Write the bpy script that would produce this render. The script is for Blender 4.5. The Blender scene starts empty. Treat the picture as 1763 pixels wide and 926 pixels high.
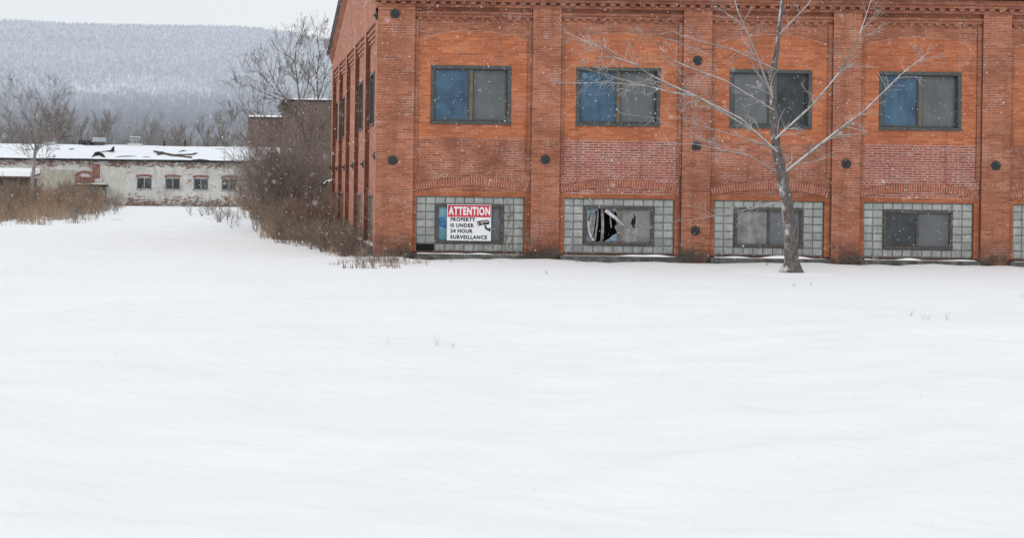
import bpy, math, random
import numpy as np
from mathutils import Vector, Matrix, noise

R = math.radians
sc = bpy.context.scene
col = sc.collection
rng = random.Random(7)

# ------------------------------------------------------------------ camera numbers
F = 2520.0            # focal length in pixels of the 1763 px wide photograph
PX, PY = 410.0, 317.0  # optical centre in that photograph
EYE = 1.75
ROLL = R(0.8)
CR, SR = math.cos(ROLL), math.sin(ROLL)

def uv_of(px, py):
    dx, dy = px - PX, py - PY
    return dx * CR + dy * SR, dx * SR - dy * CR

def at(px, py, Y):
    u, v = uv_of(px, py)
    return Vector((u * Y / F, Y, EYE + v * Y / F))

def gnd(px, py):
    u, v = uv_of(px, py)
    Y = EYE * F / -v
    return Vector((u * Y / F, Y, 0.0))

# ------------------------------------------------------------------ materials
def new_mat(name):
    m = bpy.data.materials.new(name)
    m.use_nodes = True
    nt = m.node_tree
    b = nt.nodes['Principled BSDF']
    return m, nt, b

def nd(nt, typ, **kw):
    n = nt.nodes.new(typ)
    for k, v in kw.items():
        setattr(n, k, v)
    return n

def mixc(nt, fac, a, b, mode='MIX'):
    n = nt.nodes.new('ShaderNodeMix')
    n.data_type = 'RGBA'
    n.blend_type = mode
    n.clamp_factor = True
    def put(sock, v):
        if isinstance(v, bpy.types.NodeSocket):
            nt.links.new(v, sock)
        elif isinstance(v, (int, float)):
            sock.default_value = v
        else:
            sock.default_value = (v[0], v[1], v[2], 1.0)
    put(n.inputs[0], fac); put(n.inputs[6], a); put(n.inputs[7], b)
    return n.outputs[2]

def maprange(nt, v, a, b, c=0.0, d=1.0):
    n = nt.nodes.new('ShaderNodeMapRange')
    n.inputs['From Min'].default_value = a; n.inputs['From Max'].default_value = b
    n.inputs['To Min'].default_value = c; n.inputs['To Max'].default_value = d
    nt.links.new(v, n.inputs['Value'])
    return n.outputs['Result']

def math_n(nt, op, a, b=None):
    n = nt.nodes.new('ShaderNodeMath'); n.operation = op
    for i, v in enumerate((a, b)):
        if v is None: continue
        if isinstance(v, (int, float)): n.inputs[i].default_value = v
        else: nt.links.new(v, n.inputs[i])
    return n.outputs[0]

def noise_n(nt, vec, scale, detail=4.0, rough=0.55, sx=1, sy=1, sz=1):
    if vec is not None and (sx, sy, sz) != (1, 1, 1):
        mp = nt.nodes.new('ShaderNodeMapping')
        mp.inputs['Scale'].default_value = (sx, sy, sz)
        nt.links.new(vec, mp.inputs['Vector']); vec = mp.outputs['Vector']
    n = nt.nodes.new('ShaderNodeTexNoise')
    n.inputs['Scale'].default_value = scale
    n.inputs['Detail'].default_value = detail
    n.inputs['Roughness'].default_value = rough
    if vec is not None: nt.links.new(vec, n.inputs['Vector'])
    return n.outputs['Fac']

def uvn(nt):
    return nt.nodes.new('ShaderNodeUVMap').outputs['UV']

def posn(nt):
    return nt.nodes.new('ShaderNodeNewGeometry').outputs['Position']

def brick_nodes(nt, c1, c2, mortar, msize, vec=None, bw=0.25, rh=0.061):
    vec = vec or uvn(nt)
    # wobble the courses a little so the joints are not ruled lines
    bt = nt.nodes.new('ShaderNodeTexBrick')
    bt.offset = 0.5; bt.squash = 0.5; bt.squash_frequency = 8
    bt.inputs['Scale'].default_value = 1.0
    bt.inputs['Brick Width'].default_value = bw
    bt.inputs['Row Height'].default_value = rh
    bt.inputs['Mortar Size'].default_value = msize
    bt.inputs['Mortar Smooth'].default_value = 0.25
    bt.inputs['Bias'].default_value = 0.0
    bt.inputs['Color1'].default_value = (*c1, 1); bt.inputs['Color2'].default_value = (*c2, 1)
    bt.inputs['Mortar'].default_value = (*mortar, 1)
    nt.links.new(vec, bt.inputs['Vector'])
    return bt

def cell_noise(nt, uv, bw=0.25, rh=0.061):
    sp = nt.nodes.new('ShaderNodeSeparateXYZ'); nt.links.new(uv, sp.inputs[0])
    row = math_n(nt, 'FLOOR', math_n(nt, 'DIVIDE', sp.outputs[1], rh))
    off = math_n(nt, 'MULTIPLY', math_n(nt, 'SUBTRACT', 1.0, math_n(nt, 'FLOORED_MODULO', row, 2.0)), 0.5 * bw)
    cel = math_n(nt, 'FLOOR', math_n(nt, 'DIVIDE', math_n(nt, 'ADD', sp.outputs[0], off), bw))
    cb = nt.nodes.new('ShaderNodeCombineXYZ'); nt.links.new(cel, cb.inputs[0]); nt.links.new(row, cb.inputs[1])
    w = nt.nodes.new('ShaderNodeTexWhiteNoise'); w.noise_dimensions = '2D'; nt.links.new(cb.outputs[0], w.inputs['Vector'])
    return w.outputs['Value']

def brick(name, c1, c2, mortar, msize=0.008, white=0.35, grime=1.0, dark=0.6, dark_amt=0.55):
    m, nt, b = new_mat(name)
    uv = uvn(nt)
    bt = brick_nodes(nt, c1, c2, mortar, msize, uv)
    c = bt.outputs['Color']
    # every brick its own tone
    wn = cell_noise(nt, uv)
    c = mixc(nt, maprange(nt, wn, 0.6, 1.0, 0, 0.42), c, [x * 0.45 for x in c1])
    c = mixc(nt, maprange(nt, wn, 0.30, 0.0, 0, 0.55), c, [min(1, c2[0] * 1.28), min(1, c2[1] * 1.55), min(1, c2[2] * 1.7)])
    c = mixc(nt, bt.outputs['Fac'], c, mixc(nt, 0.35, mortar, c))
    fine0 = noise_n(nt, uv, 34.0, 3, 0.65)
    c = mixc(nt, maprange(nt, fine0, 0.5, 0.72, 0, 0.45), c, [x * 0.4 for x in c1])
    # broad weathering
    big = noise_n(nt, uv, 0.9, 6, 0.62)
    c = mixc(nt, maprange(nt, big, 0.42, 0.66, 0, dark_amt), c, [x * dark for x in c1])
    # lime bloom: in patches and mostly in the joints
    pat = noise_n(nt, uv, 1.7, 5, 0.6)
    fine = noise_n(nt, uv, 16.0, 3, 0.6)
    ef = math_n(nt, 'MULTIPLY', maprange(nt, pat, 0.54, 0.72, 0, 1), maprange(nt, fine, 0.42, 0.68, 0, white))
    c = mixc(nt, ef, c, (0.5, 0.40, 0.36))
    jm = math_n(nt, 'MULTIPLY', bt.outputs['Fac'], maprange(nt, pat, 0.50, 0.64, 0, 1))
    c = mixc(nt, math_n(nt, 'MULTIPLY', jm, min(1.0, white * 1.7)), c, (0.55, 0.42, 0.37))
    # water stains running down the wall
    run = noise_n(nt, uv, 1.0, 5, 0.62, 3.2, 0.22, 1)
    c = mixc(nt, maprange(nt, run, 0.54, 0.74, 0, 0.42), c, [x * 0.42 for x in c1])
    # soot near the ground
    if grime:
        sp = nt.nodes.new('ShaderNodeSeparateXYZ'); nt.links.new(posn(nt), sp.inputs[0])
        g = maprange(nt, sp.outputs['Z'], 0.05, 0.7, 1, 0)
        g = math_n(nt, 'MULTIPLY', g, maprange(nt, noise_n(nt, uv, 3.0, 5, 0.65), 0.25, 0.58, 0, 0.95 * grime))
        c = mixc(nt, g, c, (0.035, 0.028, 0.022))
    nt.links.new(c, b.inputs['Base Color'])
    b.inputs['Roughness'].default_value = 0.92
    bu = nt.nodes.new('ShaderNodeBump'); bu.inputs['Strength'].default_value = 0.6; bu.inputs['Distance'].default_value = 0.006
    h = math_n(nt, 'SUBTRACT', math_n(nt, 'MULTIPLY', fine, 0.5), bt.outputs['Fac'])
    nt.links.new(h, bu.inputs['Height']); nt.links.new(bu.outputs['Normal'], b.inputs['Normal'])
    return m

def plain(name, c, rough=0.8, var=0.25, scale=6.0, metal=0.0, c2=None, bump=0.0, pos=False):
    m, nt, b = new_mat(name)
    vec = posn(nt)
    n = noise_n(nt, vec, scale, 5, 0.6)
    o = mixc(nt, maprange(nt, n, 0.35, 0.65, 0, 1), [x * (1 - var) for x in c], c2 or [min(1, x * (1 + var)) for x in c])
    nt.links.new(o, b.inputs['Base Color'])
    b.inputs['Roughness'].default_value = rough
    b.inputs['Metallic'].default_value = metal
    if bump:
        bu = nt.nodes.new('ShaderNodeBump'); bu.inputs['Strength'].default_value = bump; bu.inputs['Distance'].default_value = 0.01
        nt.links.new(n, bu.inputs['Height']); nt.links.new(bu.outputs['Normal'], b.inputs['Normal'])
    return m

M = {}
M['pier'] = brick('pier_brick', (0.34, 0.110, 0.057), (0.44, 0.152, 0.078), (0.44, 0.22, 0.155), 0.008, 0.28, 1.0, 0.5, 0.5)
M['side'] = brick('side_wall_brick', (0.45, 0.168, 0.100), (0.56, 0.22, 0.132), (0.44, 0.23, 0.16), 0.008, 0.28, 0.8, 0.6, 0.35)  # paler than the front brick: the side-lit look is put into the colour
M['reveal'] = brick('shaded_reveal_brick', (0.115, 0.036, 0.021), (0.17, 0.052, 0.029), (0.125, 0.055, 0.04), 0.008, 0.2, 0.8, 0.6, 0.4)  # darker copy of the brick, shade of the recesses put into its colour
M['infill'] = brick('infill_brick', (0.43, 0.122, 0.049), (0.53, 0.165, 0.067), (0.48, 0.205, 0.12), 0.007, 0.18, 0.0, 0.55, 0.45)
M['surround'] = brick('surround_brick', (0.315, 0.106, 0.058), (0.40, 0.142, 0.074), (0.37, 0.18, 0.125), 0.007, 0.26, 1.0, 0.55, 0.5)
M['apron'] = brick('apron_brick', (0.315, 0.103, 0.056), (0.41, 0.138, 0.071), (0.44, 0.24, 0.18), 0.008, 0.36, 0.0, 0.50, 0.75)
M['repointed'] = brick('repointed_brick', (0.275, 0.082, 0.057), (0.365, 0.11, 0.072), (0.54, 0.33, 0.27), 0.0115, 0.35, 0.0, 0.7, 0.3)
M['lunette'] = brick('lunette_brick', (0.36, 0.105, 0.042), (0.45, 0.14, 0.055), (0.40, 0.17, 0.10), 0.006, 0.06, 0.0, 0.5, 0.5)
M['arch'] = brick('arch_brick', (0.28, 0.072, 0.038), (0.41, 0.108, 0.050), (0.48, 0.29, 0.23), 0.009, 0.30, 0.0, 0.6, 0.3)
M['cornice'] = brick('cornice_brick', (0.29, 0.097, 0.054), (0.39, 0.134, 0.07), (0.32, 0.16, 0.11), 0.007, 0.25, 0.0, 0.5, 0.5)
M['far_brick'] = brick('far_brick', (0.120, 0.080, 0.067), (0.165, 0.105, 0.087), (0.20, 0.155, 0.14), 0.01, 0.1, 0.0, 0.7, 0.4)
M['concrete'] = plain('old_concrete', (0.10, 0.095, 0.085), 0.95, 0.5, 5.0, bump=0.5)
M['frame_grey'] = plain('grey_window_metal', (0.062, 0.067, 0.064), 0.45, 0.2, 9.0)
M['frame_brown'] = plain('brown_window_wood', (0.075, 0.065, 0.057), 0.7, 0.4, 12.0)
M['mullion'] = plain('bronze_mullion', (0.13, 0.10, 0.072), 0.55, 0.2, 8.0)
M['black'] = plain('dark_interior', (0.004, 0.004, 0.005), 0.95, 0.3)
M['iron'] = plain('black_iron', (0.028, 0.032, 0.034), 0.6, 0.4, 20.0)
M['slate'] = plain('roof_edge_slate', (0.06, 0.06, 0.062), 0.8, 0.4, 7.0)
M['slate_grey'] = plain('grey_slate_ends', (0.16, 0.16, 0.155), 0.85, 0.45, 14.0)
M['felt'] = plain('torn_roofing_felt', (0.022, 0.022, 0.024), 0.85, 0.5, 8.0)
M['galv'] = plain('galvanised_sheet', (0.36, 0.41, 0.42), 0.55, 0.18, 4.0)
M['white_metal'] = plain('dirty_white_paint', (0.55, 0.55, 0.52), 0.7, 0.15, 5.0)
M['oldwood'] = plain('weathered_boards', (0.095, 0.075, 0.062), 0.9, 0.4, 6.0)
M['tan_board'] = plain('tan_board', (0.20, 0.155, 0.115), 0.85, 0.3, 5.0)
M['slat'] = plain('dirty_vinyl_slat', (0.30, 0.285, 0.29), 0.7, 0.45, 7.0)
M['white'] = plain('sign_white', (0.78, 0.79, 0.80), 0.45, 0.03, 3.0)
M['red'] = plain('sign_red', (0.52, 0.028, 0.045), 0.45, 0.08, 3.0)
M['ink'] = plain('sign_black', (0.010, 0.010, 0.011), 0.5, 0.1, 3.0)
M['bark'] = plain('grey_brown_bark', (0.215, 0.172, 0.145), 0.9, 0.35, 9.0)
M['bark_far'] = plain('pale_hazy_bark', (0.225, 0.195, 0.178), 0.95, 0.25, 3.0)
M['twig'] = plain('brown_twigs', (0.25, 0.190, 0.148), 0.9, 0.35, 2.5)
M['twig_red'] = plain('rusty_twigs', (0.31, 0.198, 0.130), 0.9, 0.35, 1.5)
M['twig_dark'] = plain('dark_twigs', (0.17, 0.135, 0.110), 0.9, 0.35, 2.5)
M['grass_dry'] = plain('dry_grass_blades', (0.29, 0.165, 0.090), 0.9, 0.35, 0.35, c2=(0.42, 0.33, 0.25))
M['weed'] = plain('grey_tan_weeds', (0.20, 0.155, 0.12), 0.9, 0.4, 3.0)
M['tree_hazy'] = plain('hazy_tree_bark', (0.235, 0.205, 0.195), 0.95, 0.2, 1.0)
M['far_frame'] = plain('faded_window_paint', (0.30, 0.30, 0.285), 0.8, 0.3, 5.0)
M['bark_pale'] = plain('pale_fine_bark', (0.27, 0.24, 0.222), 0.95, 0.2, 3.0)
M['sapling'] = plain('grey_sapling_bark', (0.25, 0.205, 0.175), 0.95, 0.3, 3.0)
M['pipe'] = plain('rusty_conduit', (0.22, 0.10, 0.075), 0.7, 0.3, 9.0)
M['lamp'] = plain('lamp_grey', (0.30, 0.31, 0.31), 0.5, 0.1)

def branch_snow():
    m, nt, b = new_mat('snow_dusted_bark')
    g = nt.nodes.new('ShaderNodeNewGeometry')
    s = nt.nodes.new('ShaderNodeSeparateXYZ'); nt.links.new(g.outputs['Normal'], s.inputs[0])
    n = noise_n(nt, g.outputs['Position'], 7.0, 4, 0.6)
    f = math_n(nt, 'MULTIPLY', maprange(nt, s.outputs['Z'], -0.1, 0.6, 0, 1), maprange(nt, n, 0.36, 0.52, 0.35, 1))
    bark = mixc(nt, n, (0.17, 0.135, 0.115), (0.30, 0.265, 0.24))
    nt.links.new(mixc(nt, f, bark, (0.62, 0.62, 0.63)), b.inputs['Base Color'])
    b.inputs['Roughness'].default_value = 0.9
    return m
M['bark_snow'] = branch_snow()

def bole():
    m, nt, b = new_mat('furrowed_bark')
    p = posn(nt)
    n = noise_n(nt, p, 1.0, 5, 0.65, 34, 34, 5)
    n2 = noise_n(nt, p, 4.0, 4, 0.6)
    c = mixc(nt, maprange(nt, n, 0.35, 0.65), (0.06, 0.049, 0.042), (0.19, 0.165, 0.15))
    g = nt.nodes.new('ShaderNodeNewGeometry'); s = nt.nodes.new('ShaderNodeSeparateXYZ'); nt.links.new(g.outputs['Normal'], s.inputs[0])
    c = mixc(nt, math_n(nt, 'MULTIPLY', maprange(nt, s.outputs['X'], -0.2, -0.9, 0, 1), maprange(nt, n2, 0.5, 0.62, 0, 0.8)), c, (0.72, 0.73, 0.75))
    nt.links.new(c, b.inputs['Base Color']); b.inputs['Roughness'].default_value = 0.95
    bu = nt.nodes.new('ShaderNodeBump'); bu.inputs['Strength'].default_value = 0.9; bu.inputs['Distance'].default_value = 0.03
    nt.links.new(n, bu.inputs['Height']); nt.links.new(bu.outputs['Normal'], b.inputs['Normal'])
    return m
M['bole'] = bole()

def snow_mat(name, flecks=0.0, base=(0.93, 0.937, 0.948)):
    m, nt, b = new_mat(name)
    p = posn(nt)
    n1 = noise_n(nt, p, 0.35, 5, 0.55)
    c = mixc(nt, maprange(nt, n1, 0.35, 0.68), base, [x * 0.965 for x in base])
    if flecks:
        f = noise_n(nt, p, 5.5, 3, 0.6)
        c = mixc(nt, maprange(nt, f, 0.70, 0.76, 0, flecks), c, (0.25, 0.22, 0.19))
    nt.links.new(c, b.inputs['Base Color'])
    b.inputs['Roughness'].default_value = 0.75
    b.inputs['Specular IOR Level'].default_value = 0.2
    w = noise_n(nt, p, 1.0, 5, 0.6, 1.2, 2.6, 1)
    fine = noise_n(nt, p, 30.0, 2, 0.5)
    h = math_n(nt, 'ADD', w, math_n(nt, 'ADD', math_n(nt, 'MULTIPLY', fine, 0.07), math_n(nt, 'MULTIPLY', noise_n(nt, p, 6.0, 5, 0.62, 1, 1.8, 1), 0.16)))
    bu = nt.nodes.new('ShaderNodeBump'); bu.inputs['Strength'].default_value = 0.5; bu.inputs['Distance'].default_value = 0.10
    nt.links.new(h, bu.inputs['Height']); nt.links.new(bu.outputs['Normal'], b.inputs['Normal'])
    return m
M['snow'] = snow_mat('field_snow')
M['cap'] = snow_mat('settled_snow')

def roof_snow():
    m, nt, b = new_mat('thin_roof_snow')
    p = posn(nt)
    n = noise_n(nt, p, 0.55, 6, 0.65, 1, 1.6, 1)
    c = mixc(nt, maprange(nt, n, 0.66, 0.70, 0, 0.85), (0.86, 0.88, 0.91), (0.06, 0.06, 0.065))
    nt.links.new(c, b.inputs['Base Color']); b.inputs['Roughness'].default_value = 0.85
    return m
M['roof_snow'] = roof_snow()

def flake_mat():
    m, nt, b = new_mat('snowflake')
    b.inputs['Base Color'].default_value = (0.93, 0.94, 0.96, 1)
    b.inputs['Roughness'].default_value = 1.0
    tr = nt.nodes.new('ShaderNodeBsdfTranslucent'); tr.inputs['Color'].default_value = (0.93, 0.94, 0.96, 1)
    tp = nt.nodes.new('ShaderNodeBsdfTransparent')
    mx = nt.nodes.new('ShaderNodeMixShader'); mx.inputs[0].default_value = 0.4
    nt.links.new(b.outputs[0], mx.inputs[1]); nt.links.new(tr.outputs[0], mx.inputs[2])
    m2 = nt.nodes.new('ShaderNodeMixShader'); m2.inputs[0].default_value = 0.38
    nt.links.new(mx.outputs[0], m2.inputs[1]); nt.links.new(tp.outputs[0], m2.inputs[2])
    nt.links.new(m2.outputs[0], nt.nodes['Material Output'].inputs['Surface'])
    return m
M['flake'] = flake_mat()

def pane_mat(name, a, b_, scale=3.0, rough=0.18, streak=0.0, spec=0.5):
    m, nt, b = new_mat(name)
    p = posn(nt)
    n = noise_n(nt, p, scale, 6, 0.65)
    c = mixc(nt, maprange(nt, n, 0.33, 0.67), a, b_)
    if streak:
        s = noise_n(nt, p, 1.0, 4, 0.6, 9, 9, 1.2)
        c = mixc(nt, maprange(nt, s, 0.5, 0.75, 0, streak), c, [min(1, x * 2.0 + 0.03) for x in b_])
    nt.links.new(c, b.inputs['Base Color'])
    b.inputs['Roughness'].default_value = rough
    b.inputs['Specular IOR Level'].default_value = spec
    c2 = mixc(nt, maprange(nt, noise_n(nt, p, 60.0, 3, 0.7), 0.60, 0.72, 0, 0.22), c, (0.45, 0.47, 0.48))
    if 'block' in name:      # splashed dirt on the lower rows
        sp = nt.nodes.new('ShaderNodeSeparateXYZ'); nt.links.new(p, sp.inputs[0])
        g = math_n(nt, 'MULTIPLY', maprange(nt, sp.outputs['Z'], 0.15, 0.75, 1, 0.12), maprange(nt, noise_n(nt, p, 4.5, 5, 0.7), 0.35, 0.65, 0, 0.55))
        c2 = mixc(nt, g, c2, (0.085, 0.08, 0.068))
    nt.links.new(c2, b.inputs['Base Color'])
    return m
M['pane_blue'] = pane_mat('blue_lined_glass', (0.018, 0.052, 0.094), (0.062, 0.135, 0.205), 2.2, 0.2, 0.15)
M['pane_grey'] = pane_mat('dusty_grey_glass', (0.085, 0.093, 0.098), (0.135, 0.142, 0.146), 1.3, 0.35, 0.1)
M['pane_dark'] = pane_mat('dark_glass', (0.012, 0.016, 0.019), (0.05, 0.06, 0.066), 2.2, 0.08, 0.1)
M['pane_far'] = pane_mat('far_dark_glass', (0.02, 0.026, 0.03), (0.085, 0.10, 0.11), 1.6, 0.12, 0.1)
M['pane_teal'] = pane_mat('teal_film', (0.03, 0.14, 0.23), (0.15, 0.33, 0.38), 2.0, 0.3, 0.3)
M['pane_teal2'] = pane_mat('deep_blue_film', (0.02, 0.10, 0.27), (0.05, 0.20, 0.38), 2.4, 0.3)
M['pane_dust'] = pane_mat('filthy_grey_pane', (0.13, 0.125, 0.125), (0.26, 0.255, 0.255), 4.0, 0.4, 0.3)
M['shard'] = pane_mat('broken_glass', (0.07, 0.14, 0.19), (0.28, 0.35, 0.40), 6.0, 0.12)
M['block_glass'] = pane_mat('glass_block', (0.26, 0.28, 0.268), (0.41, 0.425, 0.405), 2.6, 0.35, 0.25)
M['grout'] = plain('glass_block_grout', (0.145, 0.143, 0.128), 0.95, 0.4, 12.0)

def peeling():
    m, nt, b = new_mat('peeling_white_paint_over_brick')
    uv = uvn(nt)
    bt = brick_nodes(nt, (0.12, 0.062, 0.048), (0.22, 0.105, 0.078), (0.28, 0.225, 0.19), 0.009, uv)
    sp = nt.nodes.new('ShaderNodeSeparateXYZ'); nt.links.new(posn(nt), sp.inputs[0])
    n = noise_n(nt, uv, 1.15, 10, 0.78)
    n2 = noise_n(nt, uv, 1.0, 3, 0.7, 4.4, 13.5, 1)
    cn_ = cell_noise(nt, uv)
    low = maprange(nt, sp.outputs['Z'], 0.1, 1.2, 0.13, 0.0)
    top = maprange(nt, sp.outputs['Z'], 2.80, 3.05, 0.0, 0.13)
    v = math_n(nt, 'ADD', math_n(nt, 'MULTIPLY', math_n(nt, 'SUBTRACT', cn_, 0.5), 0.16), math_n(nt, 'ADD', n, math_n(nt, 'MULTIPLY', math_n(nt, 'SUBTRACT', n2, 0.5), 0.3)))
    v = math_n(nt, 'ADD', v, math_n(nt, 'ADD', low, top))
    f = maprange(nt, v, 0.585, 0.635, 0, 1)
    tone = noise_n(nt, uv, 0.5, 5, 0.6)
    paint = mixc(nt, maprange(nt, tone, 0.35, 0.65), (0.46, 0.452, 0.42), (0.62, 0.615, 0.59))
    paint = mixc(nt, maprange(nt, noise_n(nt, uv, 1.0, 4, 0.6, 3.0, 0.5, 1), 0.50, 0.70, 0, 0.6), paint, (0.27, 0.245, 0.21))
    c = mixc(nt, f, paint, bt.outputs['Color'])
    c = mixc(nt, maprange(nt, sp.outputs['Z'], 0.0, 0.7, 0.55, 0), c, (0.09, 0.065, 0.05))
    nt.links.new(c, b.inputs['Base Color']); b.inputs['Roughness'].default_value = 0.92
    bu = nt.nodes.new('ShaderNodeBump'); bu.inputs['Strength'].default_value = 0.5; bu.inputs['Distance'].default_value = 0.01
    nt.links.new(bt.outputs['Fac'], bu.inputs['Height']); bu.invert = True
    nt.links.new(bu.outputs['Normal'], b.inputs['Normal'])
    return m
M['peeling'] = peeling()
M['plaster'] = plain('cream_render_patch', (0.50, 0.485, 0.42), 0.9, 0.12, 0.9)
M['cream'] = plain('faded_cream_clapboard', (0.36, 0.33, 0.27), 0.9, 0.2, 1.2)
M['raw_brick'] = brick('bare_red_brick', (0.19, 0.075, 0.055), (0.27, 0.11, 0.075), (0.3, 0.2, 0.16), 0.009, 0.3, 0.0, 0.6, 0.5)

def hill_mat():
    m, nt, b = new_mat('snowy_hillside_in_haze')
    p = posn(nt)
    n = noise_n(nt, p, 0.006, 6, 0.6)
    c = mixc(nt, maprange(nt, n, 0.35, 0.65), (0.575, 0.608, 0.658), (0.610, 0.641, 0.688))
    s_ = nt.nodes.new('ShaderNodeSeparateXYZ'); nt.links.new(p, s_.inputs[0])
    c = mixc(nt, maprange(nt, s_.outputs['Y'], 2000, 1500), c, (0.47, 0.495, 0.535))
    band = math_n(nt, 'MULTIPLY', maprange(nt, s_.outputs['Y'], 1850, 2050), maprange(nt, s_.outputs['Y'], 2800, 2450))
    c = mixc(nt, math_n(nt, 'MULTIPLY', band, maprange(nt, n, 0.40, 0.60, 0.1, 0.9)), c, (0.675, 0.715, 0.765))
    nt.links.new(c, b.inputs['Base Color']); b.inputs['Roughness'].default_value = 1.0
    b.inputs['Specular IOR Level'].default_value = 0.0
    return m
M['hill'] = hill_mat()

def forest_mat(name, near, far, y0, y1):
    m, nt, b = new_mat(name)
    p = posn(nt)
    s = nt.nodes.new('ShaderNodeSeparateXYZ'); nt.links.new(p, s.inputs[0])
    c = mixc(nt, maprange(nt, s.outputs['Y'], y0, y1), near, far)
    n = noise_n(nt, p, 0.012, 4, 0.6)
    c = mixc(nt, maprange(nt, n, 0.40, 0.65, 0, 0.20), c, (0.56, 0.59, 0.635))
    nt.links.new(c, b.inputs['Base Color']); b.inputs['Roughness'].default_value = 1.0
    b.inputs['Specular IOR Level'].default_value = 0.0
    tr = nt.nodes.new('ShaderNodeBsdfTranslucent'); nt.links.new(c, tr.inputs['Color'])
    mx = nt.nodes.new('ShaderNodeMixShader'); mx.inputs[0].default_value = 0.5
    nt.links.new(b.outputs[0], mx.inputs[1]); nt.links.new(tr.outputs[0], mx.inputs[2])
    nt.links.new(mx.outputs[0], nt.nodes['Material Output'].inputs['Surface'])
    return m
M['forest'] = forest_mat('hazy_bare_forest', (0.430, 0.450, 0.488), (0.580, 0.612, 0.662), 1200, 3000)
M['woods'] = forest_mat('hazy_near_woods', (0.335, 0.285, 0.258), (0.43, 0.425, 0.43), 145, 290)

# ------------------------------------------------------------------ mesh helpers
ORIGIN = {}

def origin_of(o):
    return ORIGIN.get(o.name, Vector((0, 0, 0))) if o else Vector((0, 0, 0))

def tag(o, label=None, cat=None, group=None, kind=None):
    if label: o['label'] = label
    if cat: o['category'] = cat
    if group: o['group'] = group
    if kind: o['kind'] = kind
    return o

def thing(name, label, cat, loc, group=None):
    o = bpy.data.objects.new(name, None)
    col.objects.link(o)
    o.location = loc
    o.empty_display_size = 0.2
    ORIGIN[o.name] = Vector(loc)
    return tag(o, label, cat, group)

class MB:
    def __init__(self):
        self.v, self.f, self.m, self.uv = [], [], [], []
    def face(self, pts, mi=0, uv=None):
        k = len(self.v)
        self.v += [Vector(p) for p in pts]
        self.f.append(tuple(range(k, k + len(pts))))
        self.m.append(mi); self.uv.append(uv)
        return self
    def box(self, x0, x1, y0, y1, z0, z1, mi=0, skip='', side_mi=None):
        A = [(x0, y0, z0), (x1, y0, z0), (x1, y1, z0), (x0, y1, z0), (x0, y0, z1), (x1, y0, z1), (x1, y1, z1), (x0, y1, z1)]
        for key, q in (('b', (0, 3, 2, 1)), ('t', (4, 5, 6, 7)), ('f', (0, 1, 5, 4)), ('r', (1, 2, 6, 5)), ('k', (2, 3, 7, 6)), ('l', (3, 0, 4, 7))):
            if key in skip: continue
            self.face([A[i] for i in q], side_mi if (side_mi is not None and key in 'lr') else mi)
        return self
    def bbox(self, x0, x1, y0, y1, z0, z1, c=0.01, mi=0):
        """box with chamfered vertical-plane front edges (front looks to -Y)"""
        self.face([(x0 + c, y0, z0 + c), (x1 - c, y0, z0 + c), (x1 - c, y0, z1 - c), (x0 + c, y0, z1 - c)], mi)
        self.face([(x0, y0 + c, z0), (x1, y0 + c, z0), (x1 - c, y0, z0 + c), (x0 + c, y0, z0 + c)], mi)
        self.face([(x0 + c, y0, z1 - c), (x1 - c, y0, z1 - c), (x1, y0 + c, z1), (x0, y0 + c, z1)], mi)
        self.face([(x0, y0 + c, z0), (x0 + c, y0, z0 + c), (x0 + c, y0, z1 - c), (x0, y0 + c, z1)], mi)
        self.face([(x1 - c, y0, z0 + c), (x1, y0 + c, z0), (x1, y0 + c, z1), (x1 - c, y0, z1 - c)], mi)
        self.box(x0, x1, y0 + c, y1, z0, z1, mi, skip='f')
        return self
    def prism(self, poly, axis, a, b, mi=0):
        """extrude a polygon [(p, q)...] along axis 'x' (p=y,q=z) or 'y' (p=x,q=z) or 'z'"""
        def pt(p, q, t):
            return (t, p, q) if axis == 'x' else ((p, t, q) if axis == 'y' else (p, q, t))
        A = [pt(p, q, a) for p, q in poly]; B = [pt(p, q, b) for p, q in poly]
        self.face(A, mi); self.face(B[::-1], mi)
        n = len(poly)
        for i in range(n):
            j = (i + 1) % n
            self.face([A[j], A[i], B[i], B[j]], mi)
        return self
    def cyl(self, p, q, r, n=10, mi=0, r2=None):
        p, q = Vector(p), Vector(q); r2 = r if r2 is None else r2
        d = (q - p).normalized()
        a = d.orthogonal().normalized(); b = d.cross(a)
        A = [p + (a * math.cos(t) + b * math.sin(t)) * r for t in [2 * math.pi * i / n for i in range(n)]]
        B = [q + (a * math.cos(t) + b * math.sin(t)) * r2 for t in [2 * math.pi * i / n for i in range(n)]]
        self.face(A[::-1], mi); self.face(B, mi)
        for i in range(n):
            j = (i + 1) % n
            self.face([A[i], A[j], B[j], B[i]], mi)
        return self
    def build(self, name, mats, parent=None, origin=None, smooth=False):
        if not isinstance(mats, (list, tuple)): mats = [mats]
        og = origin_of(parent) if parent else Vector(origin or (0, 0, 0))
        me = bpy.data.meshes.new(name)
        me.from_pydata([tuple(v - og) for v in self.v], [], self.f)
        for m in mats: me.materials.append(m)
        uvl = me.uv_layers.new(name='UVMap').data
        for p in me.polygons:
            p.material_index = self.m[p.index]
            p.use_smooth = smooth
            cu = self.uv[p.index]
            nx, ny, nz = abs(p.normal.x), abs(p.normal.y), abs(p.normal.z)
            for k, li in enumerate(p.loop_indices):
                if cu: uvl[li].uv = cu[k]; continue
                w = me.vertices[me.loops[li].vertex_index].co + og
                if nz > 0.75: uvl[li].uv = (w.x, w.y)
                elif ny >= nx: uvl[li].uv = (w.x, w.z)
                else: uvl[li].uv = (w.y + 0.31, w.z)
        o = bpy.data.objects.new(name, me); col.objects.link(o)
        if parent: o.parent = parent
        else: o.location = og
        ORIGIN[o.name] = og
        return o

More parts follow.
